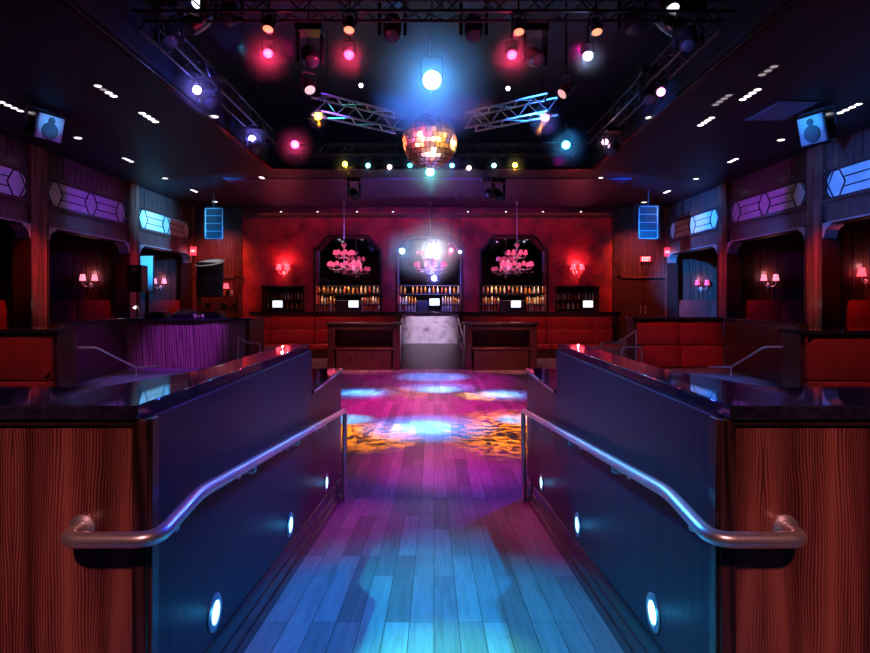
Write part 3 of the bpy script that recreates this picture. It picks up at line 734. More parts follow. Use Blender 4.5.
p = [P(636, 330.5, 13.3), P(618, 342.5, 13.2), P(601, 342.5, 13.1), Vector((X(601, 13.1), 13.1, 0))]
step_rail(p, 'steel stair rail behind, at the left end of the long right banquette', post=[(p[0], (p[0].x, p[0].y, ZU))])
p = [P(642, 347, 12.5), P(622, 347, 12.5), Vector((X(622, 12.5), 12.5, 0))]
step_rail(p, 'short steel stair rail in front of the long right banquette', post=[(p[0], (p[0].x, p[0].y, 0))])

# ------------------------------------------------------------------ DJ booth
bd = 13.5
r = thing('dj_booth', 'disc jockey booth of striped wood with a black ledge, lit purple', 'dj booth', (X(185, bd), bd+.6, ZU))
xa1, xa2, xa3 = X(122, 13.55), X(206, 13.4), X(251, 13.9)
b = MB(); b.prism([(xa1, 13.5), (xa2, 13.35), (xa3, 13.75), (xa3, 14.9), (xa3-.15, 14.9), (xa3-.15, 13.85), (xa2-.03, 13.48), (xa1, 13.62)], ZU, Zr(-.46)); obj('front_panel', b, 'djwood', r, 0.004)
b = MB(); b.prism([(xa1-.05, 13.42), (xa2, 13.27), (xa3+.08, 13.7), (xa3+.08, 14.95), (xa1-.05, 14.95)], Zr(-.46), Zr(-.41)); obj('ledge', b, 'stone', r, 0.008)
b = MB(); b.prism([(xa3-.3, 13.70), (xa3+.02, 13.72), (xa3+.02, 14.9), (xa3-.1, 14.9)], ZU, Zr(-.462)); obj('end_panel', b, 'darkwood', r)
ZD = Zr(-.41)
def turntable(px, label):
    x, y = X(px, 14.1), 14.1
    t = thing('turntable', label, 'turntable', (x, y, ZD), 0, 'turntables on the booth')
    obj('plinth', MB().box(x-.24, x+.24, y-.19, y+.19, ZD, ZD+.1), 'housing', t, 0.012)
    obj('platter', MB().lathe([(.16, 0), (.165, .01), (.165, .025), (.15, .03), (.01, .03), (.008, .05)], (x-.04, y, ZD+.1), (0,0,1), 24), 'blackmetal', t)
    obj('tonearm', MB().tube(fillet([(x+.19, y+.13, ZD+.10), (x+.19, y+.13, ZD+.14), (x+.17, y-.06, ZD+.15), (x+.07, y-.1, ZD+.14)], .03), .008, 8), 'chrome', t)
turntable(158, 'turntable on the booth ledge, beside the small lamp'); turntable(213, 'turntable on the booth ledge, right of the mixer')
x, y = X(186, 14.0), 14.0
t = thing('dj_mixer', 'mixing desk with shiny knobs between the two turntables', 'mixer', (x, y, ZD))
obj('body', MB().prism([(y-.2, ZD), (y+.2, ZD), (y+.2, ZD+.16), (y-.2, ZD+.08)], x-.25, x+.25, 'x'), 'housing', t, 0.01)
k = MB()
for i in range(6):
    for j in range(3): k.lathe([(.016, 0), (.014, .03), (.001, .031)], (x-.2+i*.08, y-.12+j*.11, ZD+.092+j*.045), (0, -.2, 1), 8)
obj('knob', k, 'chrome', t)
x = X(140, 14.0); t = thing('gooseneck_lamp', 'tiny white gooseneck lamp on the booth ledge', 'lamp', (x, 14, ZD))
obj('neck', MB().tube(fillet([(x, 14, ZD+.015), (x-.02, 14, ZD+.2), (x-.06, 13.98, ZD+.28), (x-.08, 13.96, ZD+.27)], .06), .009, 8), 'chrome', t)
obj('base', MB().lathe([(.07, 0), (.07, .012), (.02, .02)], (x, 14, ZD), (0,0,1), 16), 'whitepl', t)
obj('lamp_head', MB().lathe([(.012, 0), (.03, .03), (.035, .07), (.001, .068)], (x-.08, 13.96, ZD+.27), (-.4, -.2, -.9), 12), 'warmmid', t)
# coiled headphones
x = X(199, 13.75); t = thing('headphones', 'silver headphones lying on the booth ledge in front of the mixer', 'headphones', (x, 13.75, ZD))
obj('headband', MB().tube([(x+.09*math.cos(a), 13.75+.09*math.sin(a), ZD+.035) for a in [i*PI/10 for i in range(11)]], .009, 8), 'chrome', t)
for s2 in (-1, 1): obj('ear_cup', MB().lathe([(.03, -.02), (.045, -.01), (.045, .012), (.02, .02)], (x+s2*.09, 13.74, ZD+.046), (1, 0, 0), 16), 'whitepl', t)
# monitor loudspeaker on a stand behind the booth
x, y = X(134, 15.6), 15.6; z0 = P(134, 292, y).z; z1 = P(134, 265, y).z
t = thing('monitor_loudspeaker', 'black monitor loudspeaker on a pole behind the booth, against the blue glow', 'loudspeaker', (x, y, ZU))
obj('cabinet', MB().box(x-.19, x+.19, y, y+.36, z0, z1), 'housing', t, 0.015)
obj('woofer', MB().lathe([(.14, -.002), (.14, .012), (.12, .015), (.05, -.0), (.001, .006)], (x, y, z0+.2), (0, -1, 0), 20), 'cone', t)
obj('tweeter', MB().lathe([(.06, -.002), (.06, .01), (.001, .014)], (x, y, z1-.12), (0, -1, 0), 16), 'blueface', t)
obj('stand', MB().tube([(x, y+.18, ZU+.02), (x, y+.18, z0)], .025, 10).lathe([(.2, 0), (.2, .02), (.03, .04)], (x, y+.18, ZU), (0,0,1), 18), 'blackmetal', t)
# hanging black drum with a white disc
x, y = X(210, 16.2), 16.2; z0 = P(210, 297, y).z; z1 = P(210, 263, y).z
t = thing('drum_pendant', 'hanging black drum fixture topped by a pale disc, behind the booth', 'pendant', (x, y, z0))
obj('drum', MB().lathe([(.30, 0), (.34, .02), (.355, z1-z0-.03), (.34, z1-z0)], (x, y, z0), (0,0,1), 32), 'matt', t)
obj('disc', MB().lathe([(.39, 0), (.40, .012), (.37, .03), (.05, .04)], (x, y, z1), (-.08, -.30, 1), 32), 'whitepl', t)
obj('cable', MB().tube([(x, y, z1+.03), (x, y, ZC)], .006, 6), 'blackmetal', t)

# candle tables half hidden behind the parapets
for (ps, d, nm, nb) in (((278.5, 286.5), 12.0, 'left', 'left of'), ((573, 582), 12.0, 'right', 'right of')):
    xm = X(sum(ps)/2, d); zt = P(0, 354, d).z
    t = thing('cocktail_table', 'round cocktail table half hidden behind the %s ramp wall' % nm, 'table', (xm, d, 0), 0, 'cocktail tables')
    obj('tabletop', MB().lathe([(.3, 0), (.32, .008), (.32, .024), (.3, .03)], (xm, d, zt-.03), (0,0,1), 28), 'darkwood', t)
    obj('column', MB().tube([(xm, d, .03), (xm, d, zt-.03)], .035, 12), 'blackmetal', t)
    obj('base', MB().lathe([(.24, 0), (.24, .012), (.06, .035)], (xm, d, 0), (0,0,1), 24), 'blackmetal', t)
    for k, p_ in enumerate(ps):
        c = thing('candle_holder', 'pink glowing votive candle on the %s cocktail table, the %s one' % (nm, ['left', 'right'][k]), 'candle', (X(p_, d), d, zt), 0, 'votive candles')
        xx = X(p_, d)
        obj('glass', MB().lathe([(.04, 0), (.048, .01), (.05, .085), (.046, .085), (.043, .015)], (xx, d, zt), (0,0,1), 14), 'flame', c)
        obj('wax', MB().lathe([(.036, 0), (.036, .04), (.001, .042)], (xx, d, zt+.012), (0,0,1), 12), 'whitepl', c)

# ------------------------------------------------------------------ alcove banquettes and sconces
def alcove_seat(sg, XW, yc, label):
    a, e = sorted((XW+sg*.32, XW+sg*2.9)); y1 = yc-.03
    r = thing('alcove_banquette', label, 'banquette', ((a+e)/2, yc-.4, ZU), 0, 'alcove banquettes')
    obj('plinth', MB().box(a, e, yc-.85, y1, ZU, ZU+.3), 'darkwood', r)
    obj('seat_cushion', cushion(a, e, yc-.86, y1-.2, ZU+.3, ZU+.48), 'leather', r, 0.02)
    half = (e-a)/2
    for k in range(2): obj('back_cushion', cushion(a+k*half+.008, a+(k+1)*half-.008, yc-.22, y1, ZU+.48, Zr(.0), .04), 'leather', r, 0.03)
def sconce(x, y, z, label, sp=.19, mat='shadew', shaded=True, hs=.10):
    r = thing('wall_sconce', label, 'wall lamp', (x, y, z), 0, 'twin shade wall lamps')
    obj('backplate', MB().lathe([(.06, 0), (.06, .012), (.03, .03), (.012, .035)], (x, y, z-.22), (0, -1, 0), 16).lathe([(.03, -.1), (.02, -.05), (.001, -.22)], (x, y-.02, z-.22), (0, 0, 1), 10), 'chrome', r)
    for s2 in (-1, 1):
        obj('arm', MB().tube(fillet([(x, y-.03, z-.22), (x+s2*sp*.5, y-.1, z-.30), (x+s2*sp, y-.14, z-.22), (x+s2*sp, y-.14, z-.10)], .08), .010, 8), 'chrome', r)
        h = obj('lamp_shade', MB().lathe([(hs*.98, -hs), (hs*.62, hs), (hs*.6, hs), (hs*.94, -hs)], (x+s2*sp, y-.14, z), (0,0,1), 16, False), mat, r)
        obj('candle_tube', MB().lathe([(.014, -.1), (.014, .02), (.001, .05)], (x+s2*sp, y-.14, z-.02), (0,0,1), 8), 'whitepl', r)
for (sg, XW, nm) in ((-1, XL, 'left'), (1, XR, 'right')):
    alcove_seat(sg, XW, COL[0], 'red leather alcove banquette at the very edge of the frame on the %s' % nm)
    alcove_seat(sg, XW, COL[1], 'red leather banquette in the middle %s alcove' % nm)
    alcove_seat(sg, XW, YB-.02, 'red leather banquette in the far %s alcove' % nm)
SC = [(89, 277.5, COL[1]-.02, 'pink twin-shade sconce in the middle left alcove', 'shadew'), (159.5, 281, YB-.02, 'pink twin-shade sconce in the far left alcove, beside the blue glow', 'shadew'),
      (769.5, 277.5, COL[1]-.02, 'pink twin-shade sconce in the middle right alcove', 'shadew'), (702, 282.5, YB-.02, 'lilac twin-shade sconce in the far right alcove on blue boards', 'shade'),
      (869, 272, COL[0]-.02, 'red sconce cut by the frame edge in the nearest right alcove', 'shadered')]
for (px, py, d, l, m) in SC:
    p = P(px, py, d-.14); sconce(p.x, d-.02, p.z, l, .19, m)
    point((p.x, d-.2, p.z+.16), (1.0, .32, .34), 3, .06)
# partition behind the far alcoves is the back wall: board it
for (sg, XW, nm) in ((-1, XL, 'left'), (1, XR, 'right')):
    b = MB(); b.box(XW+sg*.1, XW+sg*3.2, YB, YB+.1, ZU, HB+.5)
    n = 11; st = 2.9/n
    for k in range(n): b.box(XW+sg*(.12+k*st), XW+sg*(.12+(k+1)*st-.02), YB-.018, YB, ZU, HB+.5)
    struct('wall_end_'+nm, b, 'wallwood', 'boarded end wall of the far %s alcove' % nm, 'wall')
for (px, l) in ((283, 'red twin-shade sconce on the plaster wall left of the arched niches'), (577.5, 'red twin-shade sconce on the plaster wall right of the arched niches')):
    p = P(px, 267, YB-.16); sconce(p.x, YB-.02, p.z, l, .17, 'shadered', True, .11)
    point((p.x, YB-.26, p.z+.15), (1.0, .10, .12), 34, .04)
    point((p.x, YB-.26, p.z-.2), (1.0, .10, .12), 7, .04)

# ------------------------------------------------------------------ chandeliers over the bar
def chandelier(px, d, label, nlow=10, nup=8):
    x = X(px, d); zl, zu = P(0, 264, d).z, P(0, 252.5, d).z
    r = thing('chandelier', label, 'chandelier', (x, d, zl-.3), 0, 'chandeliers over the bar')
    obj('canopy', MB().lathe([(.10, 0), (.09, -.03), (.02, -.06)], (x, d, ZC-.001), (0,0,1), 16), 'chrome', r)
    obj('rod', MB().tube([(x, d, ZC-.05), (x, d, zu+.28)], .010, 8), 'chrome', r)
    obj('column', MB().lathe([(.001, -.42), (.05, -.36), (.02, -.3), (.06, -.22), (.10, -.15), (.03, -.05), (.025, .3), (.06, .36), (.025, .42), (.03, .62), (.09, .68), (.11, .74), (.02, .80)], (x, d, zl), (0,0,1), 14), 'chrome', r)
    for (n, R, z, ph) in ((nlow, .56, zl, 0), (nup, .34, zu, .3)):
        for k in range(n):
            a = 2*PI*k/n+ph; u, v = math.cos(a), math.sin(a)
            am = obj('arm', MB().tube(fillet([(x+u*.03, d+v*.03, z-.12), (x+u*R*.5, d+v*R*.5, z-.24), (x+u*R, d+v*R, z-.18), (x+u*R, d+v*R, z-.06)], .12, 4), .009, 6), 'chrome', r)
            obj('lamp_shade', MB().lathe([(.078, -.075), (.05, .08), (.046, .08), (.074, -.075)], (x+u*R, d+v*R, z), (0,0,1), 10, False), 'shade', am)
    cr = MB()
    for k in range(26):
        a = k*2.4; R = .12+.5*((k*.618) % 1); cr.lathe([(.001, -.035), (.016, 0), (.001, .03)], (x+R*math.cos(a), d+R*math.sin(a), zl-.26-.12*((k*.37) % 1)*(1-R)), (0,0,1), 5)
    obj('crystal_drops', cr, 'clearb', r)['kind'] = 'stuff'
    point((x, d, zl+.15), (1.0, .25, .45), 6, .25)
chandelier(344, 22.55, 'pink shaded two tier chandelier hanging before the left arched niche')
chandelier(430.5, 22.55, 'pink shaded two tier chandelier under the white glare before the centre niche')
chandelier(517, 22.55, 'pink shaded two tier chandelier hanging before the right arched niche')

p0, p1 = P(139, 291, 21.0), P(152.5, 256, 21.0)
t = thing('wall_panel', 'narrow pale panel lit bright blue, just right of the monitor loudspeaker', 'panel', ((p0.x+p1.x)/2, 21.0, p0.z))
obj('board', MB().box(p0.x, p1.x, 21.0, 21.05, p0.z, p1.z), 'whitepl', t); obj('panel_frame', MB().box(p0.x-.03, p1.x+.03, 21.02, 21.09, p0.z-.03, p1.z+.03), 'frame', t)
obj('post', MB().box((p0.x+p1.x)/2-.05, (p0.x+p1.x)/2+.05, 21.05, 21.12, ZU, p0.z), 'frame', t)
# ------------------------------------------------------------------ doors and exit signs at the back
for (pa, pb, nm, num) in ((619, 665, 'right', 1), (197, 240, 'left', 2)):
    a, e = X(pa, YB), X(pb, YB); zt = Zr(.86)
    b = MB(); b.box(a, e, YB-.05, YB-.021, ZU, zt)
    o = struct('door_%d' % num, b, 'black' if num == 1 else 'darkwood', 'dark double door in the wood panelling on the %s of the back wall' % nm, 'door')
    f = MB(); f.box(a-.1, a, YB-.1, YB-.021, ZU, zt); f.box(e, e+.1, YB-.1, YB-.021, ZU, zt); f.box(a-.16, e+.16, YB-.14, YB-.021, zt, zt+.1); obj('door_frame', f, 'wallwood', o, 0.008)
    for s2 in (-1, 1):
        m = (a+e)/2; l = MB(); x0, x1 = (m+.01, e-.02) if s2 > 0 else (a+.02, m-.01)
        l.box(x0, x1, YB-.07, YB-.05, ZU+.02, zt-.02); lf = obj('door_leaf', l, 'darkwood', o, 0.005)
        obj('door_handle', MB().tube(fillet([(m+s2*.09, YB-.07, ZU+1.0), (m+s2*.09, YB-.12, ZU+1.0), (m+s2*.09, YB-.12, ZU+1.3), (m+s2*.09, YB-.07, ZU+1.3)], .03), .012, 8), 'chrome', lf)
# equipment shelves in front of the left door
a, e = X(196, 22.8), X(238, 22.8); zt = P(0, 296, 22.8).z
t = thing('equipment_shelf', 'cluttered brown shelf unit behind the hanging black drum', 'shelf unit', ((a+e)/2, 22.9, ZU))
for u in (a, e-.05): obj('side_panel', MB().box(u, u+.05, 22.8, 23.2, ZU, zt), 'wallwood', t)
for k, zz in enumerate((ZU+.1, ZU+.62, ZU+1.12, zt-.04)): obj('shelf', MB().box(a+.05, e-.05, 22.8, 23.2, zz, zz+.035), 'wallwood', t)
for k in range(7):
    u = a+.12+k*.21; hh = .18+.14*((k*.618) % 1)
    tag(obj('storage_box', MB().box(u, u+.17, 22.85, 23.12, ZU+1.155, ZU+1.155+hh), ['wallwood', 'blackmetal', 'rosewood'][k % 3], None, 0.008), 'small box on the cluttered shelf unit behind the drum', 'box', 'boxes on the shelf unit')
for k in range(5):
    u = a+.14+k*.29
    tag(obj('lidded_jar', MB().lathe([(.05, 0), (.07, .03), (.065, .16), (.04, .2), (.045, .24)], (u, 22.95, zt-.004), (0,0,1), 12), ['chrome', 'ochre'][k % 2]), 'jar standing on top of the cluttered shelf unit', 'jar', 'jars on top of the shelf unit')
p = P(227, 286, 23.75); t = thing('wall_lamp', 'small red shaded lamp on the panelling above the cluttered shelf unit', 'wall lamp', (p.x, YB-.08, p.z))
obj('lamp_shade', MB().lathe([(.11, -.1), (.08, .1), (.076, .1), (.106, -.1)], (p.x, YB-.25, p.z), (0,0,1), 16, False), 'shadered', t)
obj('bracket', MB().tube(fillet([(p.x, YB-.07, p.z-.2), (p.x, YB-.25, p.z-.2), (p.x, YB-.25, p.z+.05)], .05), .012, 8), 'chrome', t)

FONT = {'E': ['111', '100', '110', '100', '111'], 'X': ['101', '101', '010', '101', '101'], 'I': ['111', '010', '010', '010', '111'], 'T': ['111', '010', '010', '010', '010']}
def exit_sign(px, py, d, w, h, label):
    p = P(px, py, d); t = thing('exit_sign', label, 'exit sign', (p.x, d, p.z), 0, 'exit signs')
    obj('sign_box', MB().box(p.x-w/2, p.x+w/2, d, d+.06, p.z-h/2, p.z+h/2), 'exitred', t, 0.006)
    m = MB(); c = w*.78/15; z0 = p.z+2.5*c*1.5
    for i, ch in enumerate('EXIT'):
        for rr, row in enumerate(FONT[ch]):
            for k, bit in enumerate(row):
                if bit == '1':
                    xx = p.x-w*.39+(i*4+k)*c; zz = z0-rr*c*1.5; m.box(xx, xx+c, d-.006, d+.002, zz-c*1.5, zz)
    obj('lettering', m, 'white_letter', t)
    obj('bracket', MB().box(p.x-.03, p.x+.03, d+.02, d+.3, p.z+h/2-.02, p.z+h/2+.01), 'blackmetal', t)
exit_sign(193, 251, YB-.42, .24, .34, 'small red lit exit sign at the left corner of the back wall')
exit_sign(667.5, 252, YB-.42, .22, .34, 'small red lit exit sign at the right corner of the back wall')
exit_sign(646, 259, YB-.16, .40, .2, 'red lit exit sign above the dark double door')

# ------------------------------------------------------------------ loudspeakers
def hung_speaker(px0, px1, py0, py1, d, sg, label, face='cone', rows=4):
    x0, x1 = X(px0, d), X(px1, d); z0, z1 = P(0, py1, d).z, P(0, py0, d).z; xm = (x0+x1)/2
    t = thing('hung_loudspeaker', label, 'loudspeaker', (xm, d, z0))
    dp = .55; sh = -sg*.0
    b = MB(); b.loft([[(x0, d, z0), (x1, d, z0), (x1, d, z1), (x0, d, z1)], [(x0+sg*.28, d+dp, z0+.08), (x1+sg*.28, d+dp, z0+.08), (x1+sg*.28, d+dp, z1-.02), (x0+sg*.28, d+dp, z1-.02)]])
    obj('cabinet', b, 'black', t, 0.015)
    g = MB(); g.box(x0+.05, x1-.05, d-.012, d-.001, z0+.05, z1-.05); obj('grille', g, face, t)
    f = MB()
    for (u, v, a, e) in ((x0, x0+.035, z0, z1), (x1-.035, x1, z0, z1), (x0, x1, z0, z0+.035), (x0, x1, z1-.035, z1)): f.box(u, v, d-.03, d-.001, a, e)
    for k in range(1, rows): zz = z0+(z1-z0)*k/rows; f.box(x0, x1, d-.024, d-.012, zz-.01, zz+.01)
    obj('grille_frame', f, 'blueface', t, 0.004)
    y = MB(); y.tube([(xm+sg*.1, d+.25, z1-.05), (xm+sg*.1, d+.25, ZC)], .02, 8); y.bar((x0-.03, d+.25, (z0+z1)/2), (x0-.03, d+.25, z1+.06), .03); y.bar((x1+.05+sg*.1, d+.25, (z0+z1)/2), (x1+.05+sg*.1, d+.25, z1+.06), .03); y.bar((x0-.04, d+.25, z1+.06), (x1+.06+sg*.1, d+.25, z1+.06), .03)
    obj('yoke', y, 'blackmetal', t)
hung_speaker(205, 223, 208, 239, 20.0, -1, 'grey framed loudspeaker hanging before the wood panelling, left of the red wall')
hung_speaker(638.5, 658, 206, 239, 20.0, 1, 'grey framed loudspeaker hanging before the wood panelling, right of the red wall')
def near_speaker(pc, py0, py1, d, sg, label):
    """tilted loudspeaker under the ceiling, turned towards the dance floor"""
    x = X(pc, d); z0, z1 = P(0, py1, d).z, min(P(0, py0, d).z, ZC-.05); zc = (z0+z1)/2; h = (z1-z0)/2
    t = thing('ceiling_loudspeaker', label, 'loudspeaker', (x, d, z0))
    n = Vector((-sg*.90, -.34, -.25)).normalized(); u = Vector((0,0,1)).cross(n).normalized(); w = n.cross(u)
    c = Vector((x, d, zc))
    def pt(a, b_, k): return c+u*a+w*b_+n*k
    b = MB(); b.loft([[pt(-.30, -h*.86, .16), pt(.30, -h*.86, .16), pt(.30, h*.86, .16), pt(-.30, h*.86, .16)], [pt(-.19, -h*.8, -.24), pt(.19, -h*.8, -.24), pt(.19, h*.8, -.24), pt(-.19, h*.8, -.24)]]); obj('cabinet', b, 'black', t, 0.02)
    g = MB(); g.loft([[pt(-.27, -h*.8, .163), pt(.27, -h*.8, .163), pt(.27, h*.8, .163), pt(-.27, h*.8, .163)], [pt(-.25, -h*.76, .185), pt(.25, -h*.76, .185), pt(.25, h*.76, .185), pt(-.25, h*.76, .185)]]); obj('baffle', g, 'blueface', t)
    k = MB().lathe([(.17, 0), (.16, .012), (.07, .004), (.001, .01)], pt(0, -h*.22, .187), n, 20); obj('woofer', k, 'cone', t)
    k = MB().lathe([(.07, 0), (.065, .012), (.001, .012)], pt(0, h*.45, .187), n, 16); obj('horn', k, 'cone', t)
    y = MB(); y.bar(pt(-.36, 0, 0), pt(-.36, h+.0, -.04), .035); y.bar(pt(.36, 0, 0), pt(.36, h+.0, -.04), .035); y.bar(pt(-.37, h, -.04), pt(.37, h, -.04), .035); q = pt(0, h, -.04); y.tube([q, (q.x, q.y, ZC)], .025, 8)
    obj('yoke', y, 'blackmetal', t)
near_speaker(44, 104, 142, 11.6, -1, 'blue lit loudspeaker under the ceiling at the upper left')
near_speaker(818, 108, 146, 11.6, 1, 'blue lit loudspeaker under the ceiling at the upper right')

# ------------------------------------------------------------------ ceiling details
def light_bar(px, py, n, along, mat, label, k=1.0):
    d = F*3.7/(VY-py); x = X(px, d)
    t = thing('ceiling_light_bar' if n > 1 else 'ceiling_light', label, 'ceiling light', (x, d, ZC), 0, 'recessed ceiling lights')
    g = .17*k; L_ = n*g
    if along == 'y': bx = (x-.085*k, x+.085*k, d-L_/2, d+L_/2)
    else: bx = (x-L_/2, x+L_/2, d-.085*k, d+.085*k)
    obj('trim_plate', MB().box(*bx, ZC-.012, ZC-.001), 'blackmetal', t)
    mats = mat if isinstance(mat, (list, tuple)) else [mat]*n
    for i in range(n):
        o = -L_/2+g*(i+.5); c = (x, d+o) if along == 'y' else (x+o, d)
        obj('lamp', MB().lathe([(.062*k, 0), (.058*k, -.006), (.02*k, -.012), (.001, -.012)], (c[0], c[1], ZC-.011), (0,0,1), 12), mats[i], t)
    return x, d
LB = [(11, 106, 4, 'y', ['warm', 'warm', 'warmmid', 'warmmid'], 'four lamp ceiling light bar at the upper left frame edge, beside the left speaker', 1),
      (106, 90.5, 4, 'y', ['warmmid', 'warmdim', 'warm', 'warm'], 'four lamp ceiling light bar inward of the left ceiling speaker', 1),
      (149, 117, 4, 'y', ['warmmid', 'warm', 'warm', 'warm'], 'very bright four lamp ceiling light bar on the left ceiling', 1.1),
      (78, 137.5, 1, 'y', 'warm', 'single recessed ceiling light right of the left ceiling speaker', 1.3),
      (128, 159.5, 3, 'y', ['warmmid', 'warmmid', 'warm'], 'three lamp ceiling light bar above the middle left stained glass', 1),
      (165, 178, 1, 'y', 'warm', 'single recessed ceiling light above the far left stained glass', 1.2),
      (194, 190.5, 3, 'y', ['warmmid', 'warmmid', 'warm'], 'three lamp ceiling light bar above the left hanging speaker', 1),
      (262, 177.5, 2, 'y', 'warm', 'two lamp ceiling light left of the dark hanging fixture, nearer one', 1.1),
      (305, 179, 1, 'x', 'warmmid', 'faint single ceiling light between the two lamp lights on the left', 1.2),
      (330, 182.5, 2, 'y', 'warm', 'two lamp ceiling light just above the left dark moving head', 1.2),
      (215, 201.5, 1, 'x', 'warmmid', 'faint single ceiling light behind the left hanging speaker', 1.6),
      (750, 94, 4, 'y', ['warmmid', 'warm', 'warm', 'warm'], 'brightest four lamp ceiling light bar on the right ceiling', 1),
      (768, 70, 3, 'y', 'warmdim', 'dim ceiling light bar nearest the camera on the right ceiling', 1),
      (722, 99.5, 4, 'y', 'warmdim', 'dim ceiling light bar left of the brightest right light bar', 1),
      (706, 121, 4, 'y', ['warmmid', 'warm', 'warm', 'warm'], 'bright four lamp ceiling light bar left of the grey ceiling panel', 1),
      (849, 108, 4, 'y', 'warm', 'four lamp ceiling light bar beside the right ceiling speaker', 1),
      (781, 139.5, 1, 'y', 'warm', 'single recessed ceiling light left of the right ceiling speaker', 1.3),
      (733, 160, 3, 'y', ['warmmid', 'warm', 'warm'], 'three lamp ceiling light bar above the middle right stained glass', 1),
      (696, 178.5, 1, 'y', 'warm', 'single recessed ceiling light above the far right stained glass', 1.2),
      (667, 191.5, 3, 'y', 'warm', 'three lamp ceiling light bar above the right hanging speaker', 1),
      (600, 178, 2, 'y', 'warm', 'two lamp ceiling light right of the dark hanging fixtures', 1.1),
      (557, 179, 1, 'x', 'warmmid', 'faint single ceiling light left of the right two lamp light', 1.2),
      (531, 181, 2, 'y', 'warm', 'two lamp ceiling light just above the right dark moving heads', 1.2),
      (644, 202, 1, 'x', 'warmmid', 'faint single ceiling light above the right hanging speaker', 1.6),
      (305, 201, 4, 'x', 'warm', 'row of four small ceiling lights above the left red sconce', 1.2),
      (428, 201.5, 4, 'x', 'warm', 'row of four small ceiling lights above the centre chandelier', 1.2),
      (562, 201.5, 4, 'x', 'warm', 'row of four small ceiling lights above the right red sconce', 1.2),
      (650, 117, 1, 'x', 'warmmid', 'single ceiling light at the right rim of the coffer', 1.4),
      (214, 116, 1, 'x', 'warmmid', 'single ceiling light at the left rim of the coffer', 1.4)]
LBP = [light_bar(*q) for q in LB]
b = MB(); q = [P(750, 117, 0), 0]
def cp(px, py): d = F*3.7/(VY-py); return (X(px, d), d)
x0 = cp(747, 119.5); x1 = cp(778, 119.5); y1_ = cp(772, 100)
t = thing('ceiling_panel', 'grey square access panel in the right ceiling', 'ceiling panel', (6.6, 11.7, ZC))
obj('panel', MB().box(X(747, 12.3), X(778, 12.3)+.12, 11.15, 12.3, ZC-.02, ZC-.001), 'vent', t, 0.004)
obj('panel_frame', MB().box(X(747, 12.3)-.03, X(778, 12.3)+.15, 11.12, 12.33, ZC-.012, ZC-.0005), 'ceiling', t)
for i, px in enumerate((281, 317.5, 357, 393, 468, 506, 543, 581)):
    p = P(px, 212, YB-.3)
    t = thing('wall_washer_spotlight', 'tiny wall washer lamp above the cornice, number %s from the left of eight' % ['one', 'two', 'three', 'four', 'five', 'six', 'seven', 'eight'][i], 'ceiling light', (p.x, YB-.3, p.z), 0, 'wall washers')
    obj('housing', MB().lathe([(.035, .02), (.045, .1), (.03, .11)], (p.x, YB-.3, p.z), (0,0,1), 12).tube([(p.x, YB-.3, p.z+.1), (p.x, YB-.3, ZC)], .012, 6), 'blackmetal', t)
    obj('lamp', MB().lathe([(.04, .02), (.03, -.005), (.001, -.01)], (p.x, YB-.3, p.z), (0,0,1), 12), 'warmmid', t)

# ------------------------------------------------------------------ lighting rig
def truss(p0, p1, s, label, n=None, mat='trussblack'):
    """box truss: four chords and zig-zag bracing"""
    p0, p1 = Vector(p0), Vector(p1); t = (p1-p0); L_ = t.length; t.normalize(); u = Vector((0,0,1)).cross(t).normalized(); w = Vector((0,0,1))
    r = thing('lighting_truss', label, 'truss', ((p0+p1)/2).to_tuple(), 0, 'lighting trusses')
    cs = [(-s, -s), (s, -s), (s, s), (-s, s)]
    for (a, c) in cs: obj('chord', MB().tube([p0+u*a+w*c, p1+u*a+w*c], .022, 8), mat, r)
    n = n or max(3, round(L_/(s*2.2))); m = MB()
    for k in range(n):
        q0, q1 = p0+t*L_*k/n, p0+t*L_*(k+1)/n
        for i in range(4):
            a, c = cs[i], cs[(i+1) % 4]
            if k % 2: a, c = c, a
            m.tube([q0+u*a[0]+w*a[1], q1+u*c[0]+w*c[1]], .011, 6)
    o = obj('bracing', m, mat, r)
    h = MB()
    for q in (p0+t*L_*.12, p0+t*L_*.88): h.tube([q+w*s, (q.x, q.y, ZK)], .008, 6)
    obj('hanging_cable', h, 'blackmetal', r)
    return r
zt = Zr(3.78)
truss((-3.9, 7.9, zt+.1), (3.9, 7.9, zt+.1), .14, 'wide box truss spanning the coffer nearest the camera')
truss((-3.6, 14.9, Zr(3.72)), (3.5, 14.9, Zr(3.72)), .13, 'wide box truss spanning the far end of the coffer')
truss((-3.95, 8.3, zt+.1), (-3.95, 14.5, Zr(3.9)), .13, 'long box truss along the left side of the coffer')
truss((3.85, 8.3, zt+.1), (3.85, 14.5, Zr(3.9)), .13, 'long box truss along the right side of the coffer')
truss(P(316, 104, 11.0), P(400, 124, 12.4), .16, 'teal lit diagonal truss left of the mirror ball', mat='alu')
truss(P(553, 104, 11.0), P(470, 122, 12.4), .16, 'blue lit diagonal truss right of the mirror ball', mat='alu')

